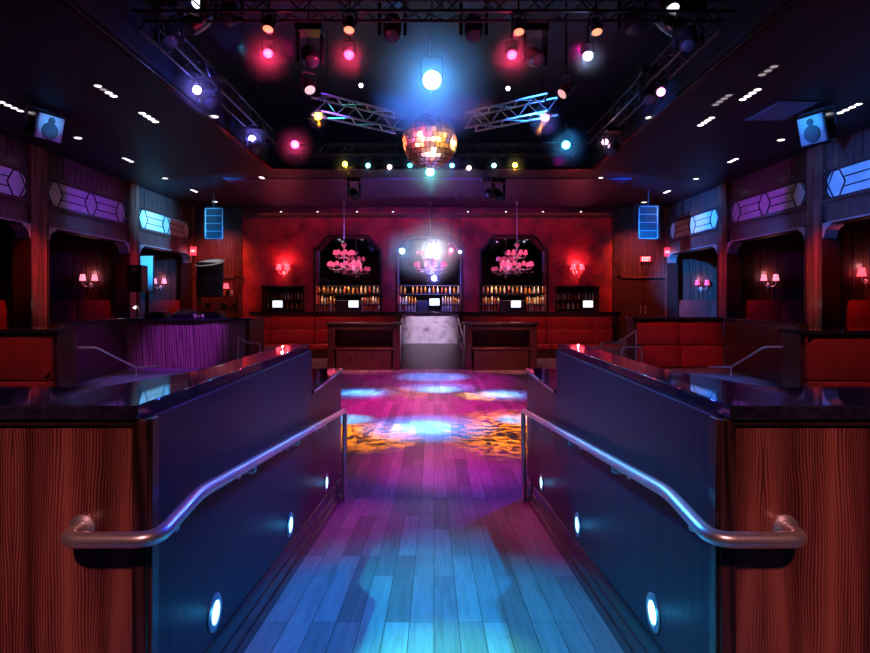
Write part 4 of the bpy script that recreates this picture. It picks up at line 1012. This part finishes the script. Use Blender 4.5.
def par_can(p, target, col, strength, r0, label, glow=0, body='blackmetal', hang=None, name='par_spotlight', shape=1):
    p = Vector(p); n = (Vector(target)-p).normalized()
    t = thing(name, label, 'stage light', tuple(p), 0, 'stage lamps')
    L_ = r0*3.2
    obj('body', MB().lathe([(r0*.55, -L_), (r0*.8, -L_*.92), (r0*1.05, -L_*.35), (r0*1.12, 0), (r0*1.12, .01), (r0*.98, .012), (r0*.97, -.01)], p, n, 20), body, t)
    obj('lens', MB().lathe([(r0*.95, -.006), (r0*.7, .012), (.001, .02)], p, n, 20), lampmat(col, strength), t)
    s_ = n.cross(Vector((0,0,1)));
    if s_.length < 1e-3: s_ = Vector((1,0,0))
    s_.normalize(); c = p-n*L_*.4; top = Vector((c.x, c.y, c.z+L_*.75+.05))
    y = MB(); y.tube(fillet([c+s_*r0*1.2, top+s_*r0*1.2-Vector((0,0,.05)), top-s_*r0*1.2-Vector((0,0,.05)), c-s_*r0*1.2], .03), .012, 6)
    y.tube([top-Vector((0,0,.05)), (top.x, top.y, max(hang or ZC+.1, top.z+.05))], .014, 6)
    obj('yoke', y, 'blackmetal', t)
    if glow:
        hz, gw = glow[:2]
        point(p+n*.09, (.14, .14, 1.0) if 'blue halo' in label else ((.02, .36, 1.0) if label.startswith(('cyan', 'big dazzling cyan')) else col), gw, .03); halo_haze(p+n*.09, hz, 'scattering puff added for the glow round the '+label, *glow[2:])
    return p
def moving_head(p, target, col, strength, label, r0=.10, base_up=True):
    """yoke moving head hanging from its base"""
    p = Vector(p); n = (Vector(target)-p).normalized()
    t = thing('moving_head_spotlight', label, 'stage light', tuple(p), 0, 'moving head lights')
    c = p-n*.2; s_ = n.cross(Vector((0,0,1)));
    if s_.length < 1e-3: s_ = Vector((1,0,0))
    s_.normalize(); up = Vector((0,0,1))
    obj('head', MB().lathe([(r0*.6, -.42), (r0*1.15, -.36), (r0*1.35, -.2), (r0*1.25, -.05), (r0*1.1, 0), (r0*1.0, .005)], p, n, 18), 'blackmetal', t)
    obj('lens', MB().lathe([(r0*.98, .0), (r0*.7, .02), (.001, .03)], p, n, 18), lampmat(col, strength), t)
    for sd in (-1, 1):
        a = c+s_*sd*(r0*1.55); obj('yoke_arm', MB().loft([[a+up*-.09+n*.05, a+up*-.09-n*.05, a+up*-.09-n*.05+s_*sd*.05, a+up*-.09+n*.05+s_*sd*.05], [a+up*.34+n*.07, a+up*.34-n*.07, a+up*.34-n*.07+s_*sd*.05, a+up*.34+n*.07+s_*sd*.05]]), 'blackmetal', t, 0.01)
    b0 = c+up*.34; obj('base', MB().box(b0.x-.2, b0.x+.2, b0.y-.15, b0.y+.15, b0.z, b0.z+.13), 'blackmetal', t, 0.015)
    tip = b0.z+.13; obj('clamp', MB().tube([(b0.x, b0.y, tip), (b0.x, b0.y, max(tip+.05, ZC))], .018, 8), 'blackmetal', t)
WHITE, CY, TEAL, RED, BLUE, PURP, YEL, PINK, ORG = (1, .97, .95), (.10, .62, 1.0), (.05, .85, .75), (1.0, .02, .09), (.14, .22, 1.0), (.5, .2, 1.0), (1.0, .72, .08), (1.0, .12, .35), (1.0, .22, .05)
cam = Vector((0, 1.5, 1.2))
fl = lambda x, y: Vector((x, y, 0))
# front row: lit red / blue-white cans with dim orange cans above them
for (px, py, col, st, gl, l) in ((268, 53.5, (1, .03, .12), 14, (.40, 19, .5), 'red stage lamp, farthest left of the front row'), (349, 55, (1, .03, .12), 12, (.34, 14, .5), 'red stage lamp, second of the front row'),
                                 (512, 55, (1, .03, .12), 12, (.38, 17, .5), 'red stage lamp right of the big cyan lamp'), (588, 56, (.45, .55, 1), 14, (.30, 5, .5), 'blue-white stage lamp, farthest right of the front row')):
    par_can(P(px, py, 8.0), (X(px, 8)*.5, 2.5, .6), col, st, .066, l, gl, hang=zt)
for (px, py, l) in ((268, 29, 'dim orange stage lamp above the first red lamp'), (349, 30, 'dim orange stage lamp above the second red lamp'), (519, 32, 'dim orange stage lamp above the right red lamp'), (597, 32, 'dim orange stage lamp above the blue-white lamp')):
    par_can(P(px, py, 7.75), (X(px, 8), 5.2, 0), (1, .30, .16), 1.6, .07, l, hang=zt+.2)
par_can(P(310, 90, 9.2), (-.2, 6.5, 1.4), (1, .72, .75), .9, .085, 'pale stage lamp with glassy lens left of the big cyan lamp', hang=ZK)
par_can(P(562, 94, 9.2), (-1.5, 7.5, 1.6), (1, .55, .5), .8, .085, 'pale orange stage lamp turned inward right of the big cyan lamp', hang=ZK)
par_can(P(197, 90, 10.2), cam, (.9, .7, 1), 14, .07, 'white lamp with a blue halo on the left truss, nearer one', (.46, 20, .5), hang=zt)
par_can(P(252, 139, 13.2), cam, (.9, .65, 1), 14, .075, 'white lamp with a blue halo on the left truss, farther one', (.5, 22, .5), hang=Zr(3.8))
par_can(P(661, 92, 10.2), (2, 3, 1), (1, .35, .75), 4, .075, 'mauve stage lamp on the right truss, nearer one', (.2, 1.2), hang=zt)
par_can(P(605, 142, 13.2), cam, (1, .5, .9), 9, .07, 'pinkish stage lamp on the right truss, farther one', (.25, 2), hang=Zr(3.8))
par_can(P(295, 144.5, 12.4), (-1, 4, .5), (1, .04, .2), 20, .085, 'crimson stage lamp below the left diagonal truss', (.46, 14, .5), hang=Zr(3.9))
par_can(P(318, 116, 11.2), (-.8, 5, .5), (1, .62, .04), 16, .075, 'yellow stage lamp at the left end of the teal truss', (.25, 2), hang=Zr(3.6))
par_can(P(566, 145, 12.4), (1, 4, .5), (.08, .7, 1), 22, .085, 'cyan stage lamp below the right diagonal truss', (.5, 13, .5), hang=Zr(3.9))
par_can(P(545, 117.5, 11.2), (.8, 6, .5), (.8, .3, .6), 3, .09, 'violet stage lamp at the right end of the blue truss', (.35, 3), hang=Zr(3.6))
for (px, py, col, st, l) in ((345, 164, (1, .7, .05), 18, 'yellow lamp at the left end of the far row'), (368, 165.5, (.2, .75, 1), 6, 'sky blue lamp in the far row, second from the left'),
                             (389.5, 167, (1, .6, .65), 7, 'pale pink lamp in the far row, third from the left'), (410, 165.5, (.1, .9, .8), 4, 'teal lamp in the far row, fourth from the left'),
                             (452, 165.5, (.2, .85, .85), 5, 'aqua lamp in the far row just right of the centre'), (469, 168, (1, .6, .65), 7, 'pale pink lamp in the far row right of the centre'),
                             (494, 165.5, (.3, .75, 1), 6, 'sky blue lamp in the far row, second from the right'), (515, 165, (1, .7, .05), 18, 'yellow lamp at the right end of the far row')):
    par_can(P(px, py, 14.75), (X(px, 14.75)*.5, 5, 0.6), col, st, .06, l, (.34, 4) if st > 10 else (.26, 1.6), hang=Zr(3.75))
par_can(P(430, 172, 14.0), (0, 5, .5), (.15, 1.0, .8), 14, .10, 'large teal lamp directly under the mirror ball', (.65, 12, .55), hang=Zr(3.75))
par_can(P(432, 80, 9.6), (0, 1.5, 1.9), (.5, .85, 1.0), 20, .15, 'big dazzling cyan lamp above the mirror ball', (1.15, 62, .95), hang=ZK)
par_can(P(402, 251, 20.4), (-.3, 8, 1.4), (.35, .8, 1.0), 30, .09, 'cyan-white spot lamp hanging left of the centre chandelier', (.9, 12, .8), hang=ZC)
par_can(P(432, 249, 21.0), (0, 8, 1.6), (.85, .95, 1.0), 16, .16, 'dazzling white spot lamp hanging before the centre chandelier', (1.3, 70, .9), hang=ZC)
par_can(P(451, 250, 21.0), (.4, 8, 1.4), (1, .15, .5), 6, .08, 'hot pink spot lamp hanging right of the white spot', (.45, 10), hang=ZC)
par_can(P(460, 252, 20.6), (.8, 8, 1.4), (.4, .6, 1.0), 5, .06, 'small blue spot lamp hanging at the right edge of the centre niche', (.3, 2), hang=ZC)
for (px, py, l) in ((198, 4, 'small white lamp at the very top, left of the front row'), (673, 8.5, 'small white lamp at the very top, right of the front row')):
    par_can(P(px, py, 8.0), (X(px, 8), 4, 0), (.8, .85, 1), 2.5, .085, l, hang=zt+.3)
for (px, py, l) in ((361, 85.5, 'tiny white lamp in the coffer left of the big cyan lamp'), (508, 88.5, 'tiny white lamp in the coffer right of the big cyan lamp')):
    par_can(P(px, py, 13.2), cam, (.8, .75, 1), 5, .05, l, hang=ZK)
# moving heads
for (px, py, d, tg, l) in ((170, 42, 8.6, (-2.4, 6, 2), 'dark moving head at the left end of the front truss'), (188, 28, 8.0, (-5.2, 6.4, 3), 'dark moving head on the left, tilted outward'),
                           (688, 46, 8.5, (2.4, 6, 2), 'dark moving head at the right end of the front truss'), (679, 30, 8.0, (5, 6.4, 3), 'dark moving head on the right, tilted outward'),
                           (228, 22, 8.4, (-2.2, 5, 0), 'dark unlit moving head left of the first red lamp'), (312, 62, 8.8, (-.6, 6, 2.6), 'red lit moving head between the two left red lamps'),
                           (540, 60, 8.8, (2.6, 6, 3.6), 'dark moving head between the right red and blue-white lamps'), (634, 30, 8.3, (2.6, 5, 0), 'dark unlit moving head right of the blue-white lamp'),
                           (392, 36, 8.4, (-.5, 5, 0), 'dark unlit moving head left of the big cyan lamp'), (474, 36, 8.4, (.5, 5, 0), 'dark unlit moving head right of the big cyan lamp'),
                           (356, 197, 17.5, (-1, 15, 3), 'dark moving head hanging before the left arched niche'), (488, 196, 17.5, (1, 14, 3), 'dark moving head hanging before the right niche, larger of two'),
                           (500, 199, 16.9, (2.6, 14, 2), 'dark moving head hanging before the right niche, smaller of two'), (255, 150, 13.0, (-2, 9, 2), 'dark moving head below the farther blue haloed lamp'),
                           (612, 152, 13.0, (2, 9, 2), 'dark moving head below the pinkish right truss lamp'), (650, 100, 10.4, (2, 7, 2), 'dark moving head below the mauve lamp'), (210, 104, 10.4, (-2, 7, 2), 'dark moving head below the nearer blue haloed lamp')):
    moving_head(P(px, py, d), tg, (.10, .11, .2), .01, l)
# mirror ball
c = P(430, 141, 11.6); R = .52
t = thing('mirror_ball', 'mirror ball glittering red and gold above the dance floor', 'mirror ball', tuple(c))
mm = MB(); nl = 17
for i in range(nl):
    a0, a1 = -PI/2+PI*i/nl, -PI/2+PI*(i+1)/nl; am = (a0+a1)/2; n = max(4, int(round(2*nl*math.cos(am))))
    for k in range(n):
        b0, b1 = 2*PI*k/n, 2*PI*(k+1)/n; g = .06*(b1-b0); h = .06*(a1-a0)
        nrm = Vector((math.cos(am)*math.cos((b0+b1)/2), math.cos(am)*math.sin((b0+b1)/2), math.sin(am)))
        jit = Vector((random.uniform(-1, 1), random.uniform(-1, 1), random.uniform(-1, 1)))*.16
        ax = (nrm+jit).normalized(); ctr = c+nrm*R
        q = [c+R*Vector((math.cos(A)*math.cos(B), math.cos(A)*math.sin(B), math.sin(A))) for A, B in ((a0+h, b0+g), (a0+h, b1-g), (a1-h, b1-g), (a1-h, b0+g))]
        mm.add([p_-ax*((p_-ctr).dot(ax))+nrm*.004 for p_ in q], [(0, 1, 2, 3)])
obj('mirror_tiles', mm, plain('mirror_tile', (.95, .9, .88), .26, 1.0), t)
obj('core', MB().lathe([(R*.985*math.cos(a), R*.985*math.sin(a)) for a in [-PI/2+PI*i/16 for i in range(17)]], c, (0,0,1), 32), 'blackmetal', t)
obj('hanger', MB().tube([c+Vector((0,0,R)), (c.x, c.y, ZK)], .012, 8).lathe([(.09, -.05), (.09, .05), (.02, .08)], c+Vector((0,0,R+.04)), (0,0,1), 14), 'chrome', t)

# ------------------------------------------------------------------ beams
top = lambda px, py, d: P(px, py, d)
MAG = (1.0, .0, .42); VIO = (.45, .05, 1.0); CYW = (.16, .62, 1.0); DBLUE = (.03, .10, 1.0)
# pools on the dance floor
def pool(src, x, y, rad, col, w, blend=.8):
    s_ = Vector(src); t_ = fl(x, y); dist = (t_-s_).length
    spot(s_, t_, col, w, math.degrees(2*math.atan(rad/dist)), blend, .04)
bk = lambda px: P(px, 167, 14.6)
PC, PB = (.16, .60, 1.0), (.0, .22, 1.0)
mhA, mhB, mhC, mhD = P(392, 41, 8.2), P(474, 41, 8.2), P(228, 28, 8.1), P(634, 36, 8.0)
pool(mhB, -.12, 9.2, .62, PC, 9000, 1.0); pool(mhA, -.12, 9.2, 1.15, PB, 9000, 1.0)
pool(bk(368), -1.5, 12.6, .5, PC, 9000, 1.0); pool(bk(389), -1.5, 12.6, .85, PB, 4500, 1.0)
pool(bk(494), 1.42, 12.4, .5, PC, 9000, 1.0); pool(bk(469), 1.42, 12.4, .85, PB, 4500, 1.0)
pool(bk(430), .1, 13.1, .6, PC, 8000, 1.0); pool(bk(410), .1, 13.4, 1.0, PB, 4500, 1.0)
pool(bk(452), .0, 15.2, 1.1, (.0, .25, 1.0), 7000, 1.0)
pool(P(310, 93, 9.0), -1.42, 9.8, .5, (.06, .5, 1.0), 7000, 1.0)
pool(P(562, 97, 9.0), 1.42, 9.8, .5, (.06, .5, 1.0), 7000, 1.0)
# washes
spot(P(295, 152, 12.0), fl(-.6, 11.0), MAG, 2500, 40, 1.0, .1)
spot(P(540, 68, 8.5), fl(.5, 11.6), MAG, 2100, 46, 1.0, .1)
spot(P(566, 152, 12.0), fl(0, 14.8), (.9, .0, .55), 2600, 44, 1.0, .1)
spot(P(312, 70, 8.5), fl(.1, 7.2), (.9, .0, .45), 2200, 25, 1.0, .1)
spot(mhD, fl(.1, 3.2)+Vector((0, 0, .2)), (.0, .30, 1.0), 3400, 27, .9, .02)
spot(mhC, fl(0, 2.6)+Vector((0, 0, .3)), (.0, .55, .95), 3900, 26, .9, .02)
spot(mhA, fl(.1, 2.5)+Vector((0, 0, .3)), (.15, 1.0, .40), 3600, 9, 1.0, .02)
spot(P(650, 108, 10.1), fl(-.1, 5.7), (.10, .0, 1.0), 2200, 22, 1.0, .05)
# orange patterned beams
spot(P(318, 118, 11.1), fl(-.95, 8.7), (1.0, .24, .0), 17000, 19, 1.0, .0, dict(scale=(16, 46, 16), seed=(3, 1, 0), lo=.49, hi=.53, dist=3.5))
spot(P(515, 167, 14.6), fl(1.15, 9.3), (1.0, .20, .0), 17000, 19, 1.0, .0, dict(scale=(14, 42, 14), seed=(8, 2, 0), lo=.49, hi=.53, dist=3.5))
spot(P(345, 166, 14.6), fl(1.0, 12.2), (1.0, .48, .0), 13000, 11, .8, .0, dict(scale=(22, 22, 44), seed=(1, 5, 0), lo=.48, hi=.52, dist=2.5))
spot(P(545, 119, 11.1), fl(-.6, 12.6), (1.0, .3, .05), 5000, 18, 1.0, .0, dict(scale=(14, 36, 14), seed=(2, 7, 3), lo=.49, hi=.53, dist=3.5))
# left and right upper walls
ZS = Zr(3.25)
spot((-2.9, 15.5, ZS), (XL, 20.6, Zr(2.75)), (.06, .45, 1.0), 15000, 24, 1.0, .05)
spot((-2.8, 15.5, ZS), (XL, 20.4, Zr(2.66)), (.8, .95, .75), 1800, 9, 1.0, .05)
spot((2.7, 15.5, ZS), (XR, 20.9, Zr(2.75)), (.02, .20, 1.0), 16000, 26, 1.0, .05)
spot((2.6, 15.5, ZS), (XR, 21.3, Zr(2.7)), (1.0, .9, .65), 1800, 11, 1.0, .05)
spot((3.3, 10.9, ZS), (XL, 16.8, Zr(2.62)), (.26, .02, 1.0), 4200, 16, 1.0, .05)
spot((-3.3, 10.9, ZS), (XR, 16.9, Zr(2.65)), (.34, .02, 1.0), 4200, 16, 1.0, .05)
spot((3.3, 9.5, ZS), (XL, 12.6, Zr(2.6)), (.25, .04, 1.0), 2600, 18, 1.0, .05)
spot((-3.3, 9.5, ZS), (XR, 13.0, Zr(2.75)), (.02, .18, 1.0), 14000, 20, 1.0, .05)
# blue into the far alcoves
spot((-1.5, 15.4, Zr(3.0)), (-10.9, YB-1, Zr(.9)), (.01, .30, 1.0), 16000, 15, 1.0, .04)
spot((-2.0, 15.6, Zr(3.0)), ((p0.x+p1.x)/2 if False else X(146, 21), 21.0, Zr(.95)), (.01, .42, 1.0), 9000, 6, 1.0, .04)
spot((1.5, 15.4, Zr(3.0)), (10.9, YB, Zr(.5)), (.01, .26, 1.0), 32000, 17, .8, .04)
spot((-2.5, 15.4, Zr(3.0)), (10.6, 19, Zr(.2)), (.03, .06, 1.0), 2600, 16, .8, .04)
spot((2.5, 15.4, Zr(3.0)), (-10.6, 19, Zr(.2)), (.03, .06, 1.0), 2600, 16, .8, .04)
# columns, red
for (sg, XW) in ((-1, XL), (1, XR)):
    for yc in COL:
        spot((XW-sg*2.6, yc-1.5, ZC-.1), (XW, yc, Zr(.6)), (1.0, .07, .04), 1500 if yc < 16 else 800, 24, 1.0, .05)
for px in (218, 638): spot((X(px, 21), 21.3, ZC-.1), (X(px, YB), YB, Zr(.9)), (1.0, .14, .07), 1100, 60, 1.0, .05)
spot((X(203, 15.2), 15.4, ZC-.1), (X(210, 16.2), 16.15, Zr(1.0)), (1.0, .9, .9), 160, 20, 1.0, .05)
# DJ booth purple wash, banquettes red wash
spot((-2.9, 10.2, Zr(3.5)), (X(186, 13.5), 13.4, .95), (.48, .06, 1.0), 1700, 19, .9, .05)
spot((-5.5, 11.6, ZC-.1), (-5.45, 11.6, ZU), (.30, .20, 1.0), 800, 30, 1.0, .05)
spot((5.2, 11.6, ZC-.1), (5.15, 11.6, ZU), (.05, .24, 1.0), 1000, 30, 1.0, .05)
spot((3.0, 9.6, Zr(3.5)), (X(680, 13.5), 13.5, .9), (1.0, .12, .14), 700, 24, .9, .05)
spot((5.2, 6.0, ZC-.1), (6.6, 9.5, 1.0), (1.0, .3, .3), 420, 50, 1.0, .1)
spot((-5.2, 6.0, ZC-.1), (-6.8, 9.5, 1.0), (1.0, .3, .3), 420, 50, 1.0, .1)
spot((-1.5, 13.4, ZC-.4), (-2.0, 16.8, .6), (1.0, .2, .2), 2200, 28, 1.0, .1)
spot((1.5, 13.4, ZC-.4), (2.0, 16.8, .6), (1.0, .2, .2), 2200, 28, 1.0, .1)
# bar: cornice wash, banquettes, marble
area((0, YB-.45, Zr(3.45)), (0, YB+.1, Zr(.5)), (1.0, .12, .16), 20, 14, .08)
spot((-4, 16.8, ZC-.1), (-4, 20.9, .8), (1.0, .14, .16), 700, 60, 1.0, .1)
spot((4, 16.8, ZC-.1), (4, 20.9, .8), (1.0, .14, .16), 700, 60, 1.0, .1)
spot((-.1, 18.2, ZC-.1), (-.15, 21.2, .95), (.85, .65, 1.0), 2000, 22, .9, .1)
spot((0, 21.0, Zr(1.0)), (-.2, YB, Zr(1.1)), (.14, .16, 1.0), 900, 75, 1.0, .1)
for (a, e) in NICHES:
    for zz in (.595, .245): area(((a+e)/2, YB+.115, Zr(zz)), ((a+e)/2, YB+.2, Zr(zz)-.3), (1.0, .62, .32), 12, 2.3, .02)
# entrance side: warm light on the counter ends
spot((-.5, -2.6, ZC-.1), (-1.75, 1.95, .95), (1.0, .38, .40), 1000, 22, 1.0, .15)
spot((.5, -2.6, ZC-.1), (1.75, 1.95, .95), (1.0, .38, .40), 1000, 22, 1.0, .15)
# blue / violet on the ramp walls
spot((3.3, 7.5, Zr(3.6)), (-.93, 3.0, 1.0), (.02, .05, 1.0), 2600, 26, 1.0, .05)
spot((-3.3, 7.5, Zr(3.6)), (.93, 3.0, 1.0), (.02, .05, 1.0), 2600, 26, 1.0, .05)
spot((2.0, 8.0, Zr(3.5)), (-.93, 5.2, .6), (.8, .0, .25), 1500, 20, 1.0, .05)
spot((-2.0, 8.0, Zr(3.5)), (.93, 5.2, .6), (.8, .0, .25), 1500, 20, 1.0, .05)
for sg in (-1, 1):
    for d in (2.54, 3.87, 5.17): point((sg*.84, d, ramp_z(d)+.31), (.05, .45, 1.0), .22, .02)
# rig lit from within
spot(P(318, 112, 10.6), P(380, 122, 12.2), (.03, .8, .7), 120, 60, 1.0, .03)
spot(P(550, 112, 10.6), P(490, 120, 12.2), (.03, .45, 1.0), 120, 60, 1.0, .03)
spot(P(349, 58, 8.6), P(312, 66, 9.0), (1, .03, .15), 40, 80, 1.0, .03)
spot(P(512, 58, 8.4), P(545, 62, 9.0), (1, .03, .15), 25, 80, 1.0, .03)
spot(P(295, 150, 11.0), c, (1.0, .14, .04), 22000, 9, .8, .03)
spot(P(566, 150, 10.6), c, (1.0, .3, .10), 22000, 9, .8, .03)
spot(P(277, 66, 8.3), c+Vector((0, 0, -.1)), (1.0, .10, .06), 6000, 13, .8, .06)
spot(P(580, 66, 8.3), c+Vector((0, 0, -.1)), (1.0, .36, .06), 6000, 13, .8, .06)
spot((0.3, 9.2, .6), c, (.8, .5, .4), 2500, 11, .8, .03)
for sg, px in ((-1, 42), (1, 818)): spot((sg*3.2, 10.1, Zr(3.15)), P(px, 124, 11.6), (.02, .42, 1.0), 2400, 8, .9, .03)
for sg in (-1, 1): spot((sg*2.6, 8.0, Zr(3.45)), (sg*3.75, 8.7, Zr(3.75)), (.2, .2, 1.0), 45, 60, 1.0, .03)
for sg in (-1, 1): spot((sg*3.4, 14.6, Zr(3.3)), (sg*6.6, 20, Zr(2.6)), (.05, .14, 1.0), 500, 14, 1.0, .03)
spot((0, 15.6, Zr(3.0)), (0, 20.4, ZC), (.45, .12, 1.0), 900, 90, 1.0, .1)

# ------------------------------------------------------------------ world, camera
w = bpy.data.worlds.new('World'); S.world = w; w.use_nodes = True
w.node_tree.nodes['Background'].inputs['Color'].default_value = (.02, .02, .05, 1); w.node_tree.nodes['Background'].inputs['Strength'].default_value = .1
cd = bpy.data.cameras.new('Camera'); co = bpy.data.objects.new('Camera', cd); C.objects.link(co)
co.location = (0, 0, CAMZ); co.rotation_euler = (PI/2, 0, 0)
cd.sensor_width = 36; cd.lens = F/870*36; cd.shift_x = (435-VX)/870; cd.shift_y = -(326.5-VY)/870
cd.clip_start = .05; cd.clip_end = 200
S.camera = co
S.view_settings.view_transform = 'Standard'; S.view_settings.look = 'None'; S.view_settings.gamma = 1; S.view_settings.exposure = 0.0
S.view_settings.use_curve_mapping = False
S.cycles.use_denoising = True
S.cycles.max_bounces = 6; S.cycles.diffuse_bounces = 3; S.cycles.glossy_bounces = 4; S.cycles.transmission_bounces = 4; S.cycles.volume_bounces = 0
S.cycles.sample_clamp_indirect = 6.0; S.cycles.caustics_reflective = False; S.cycles.caustics_refractive = False
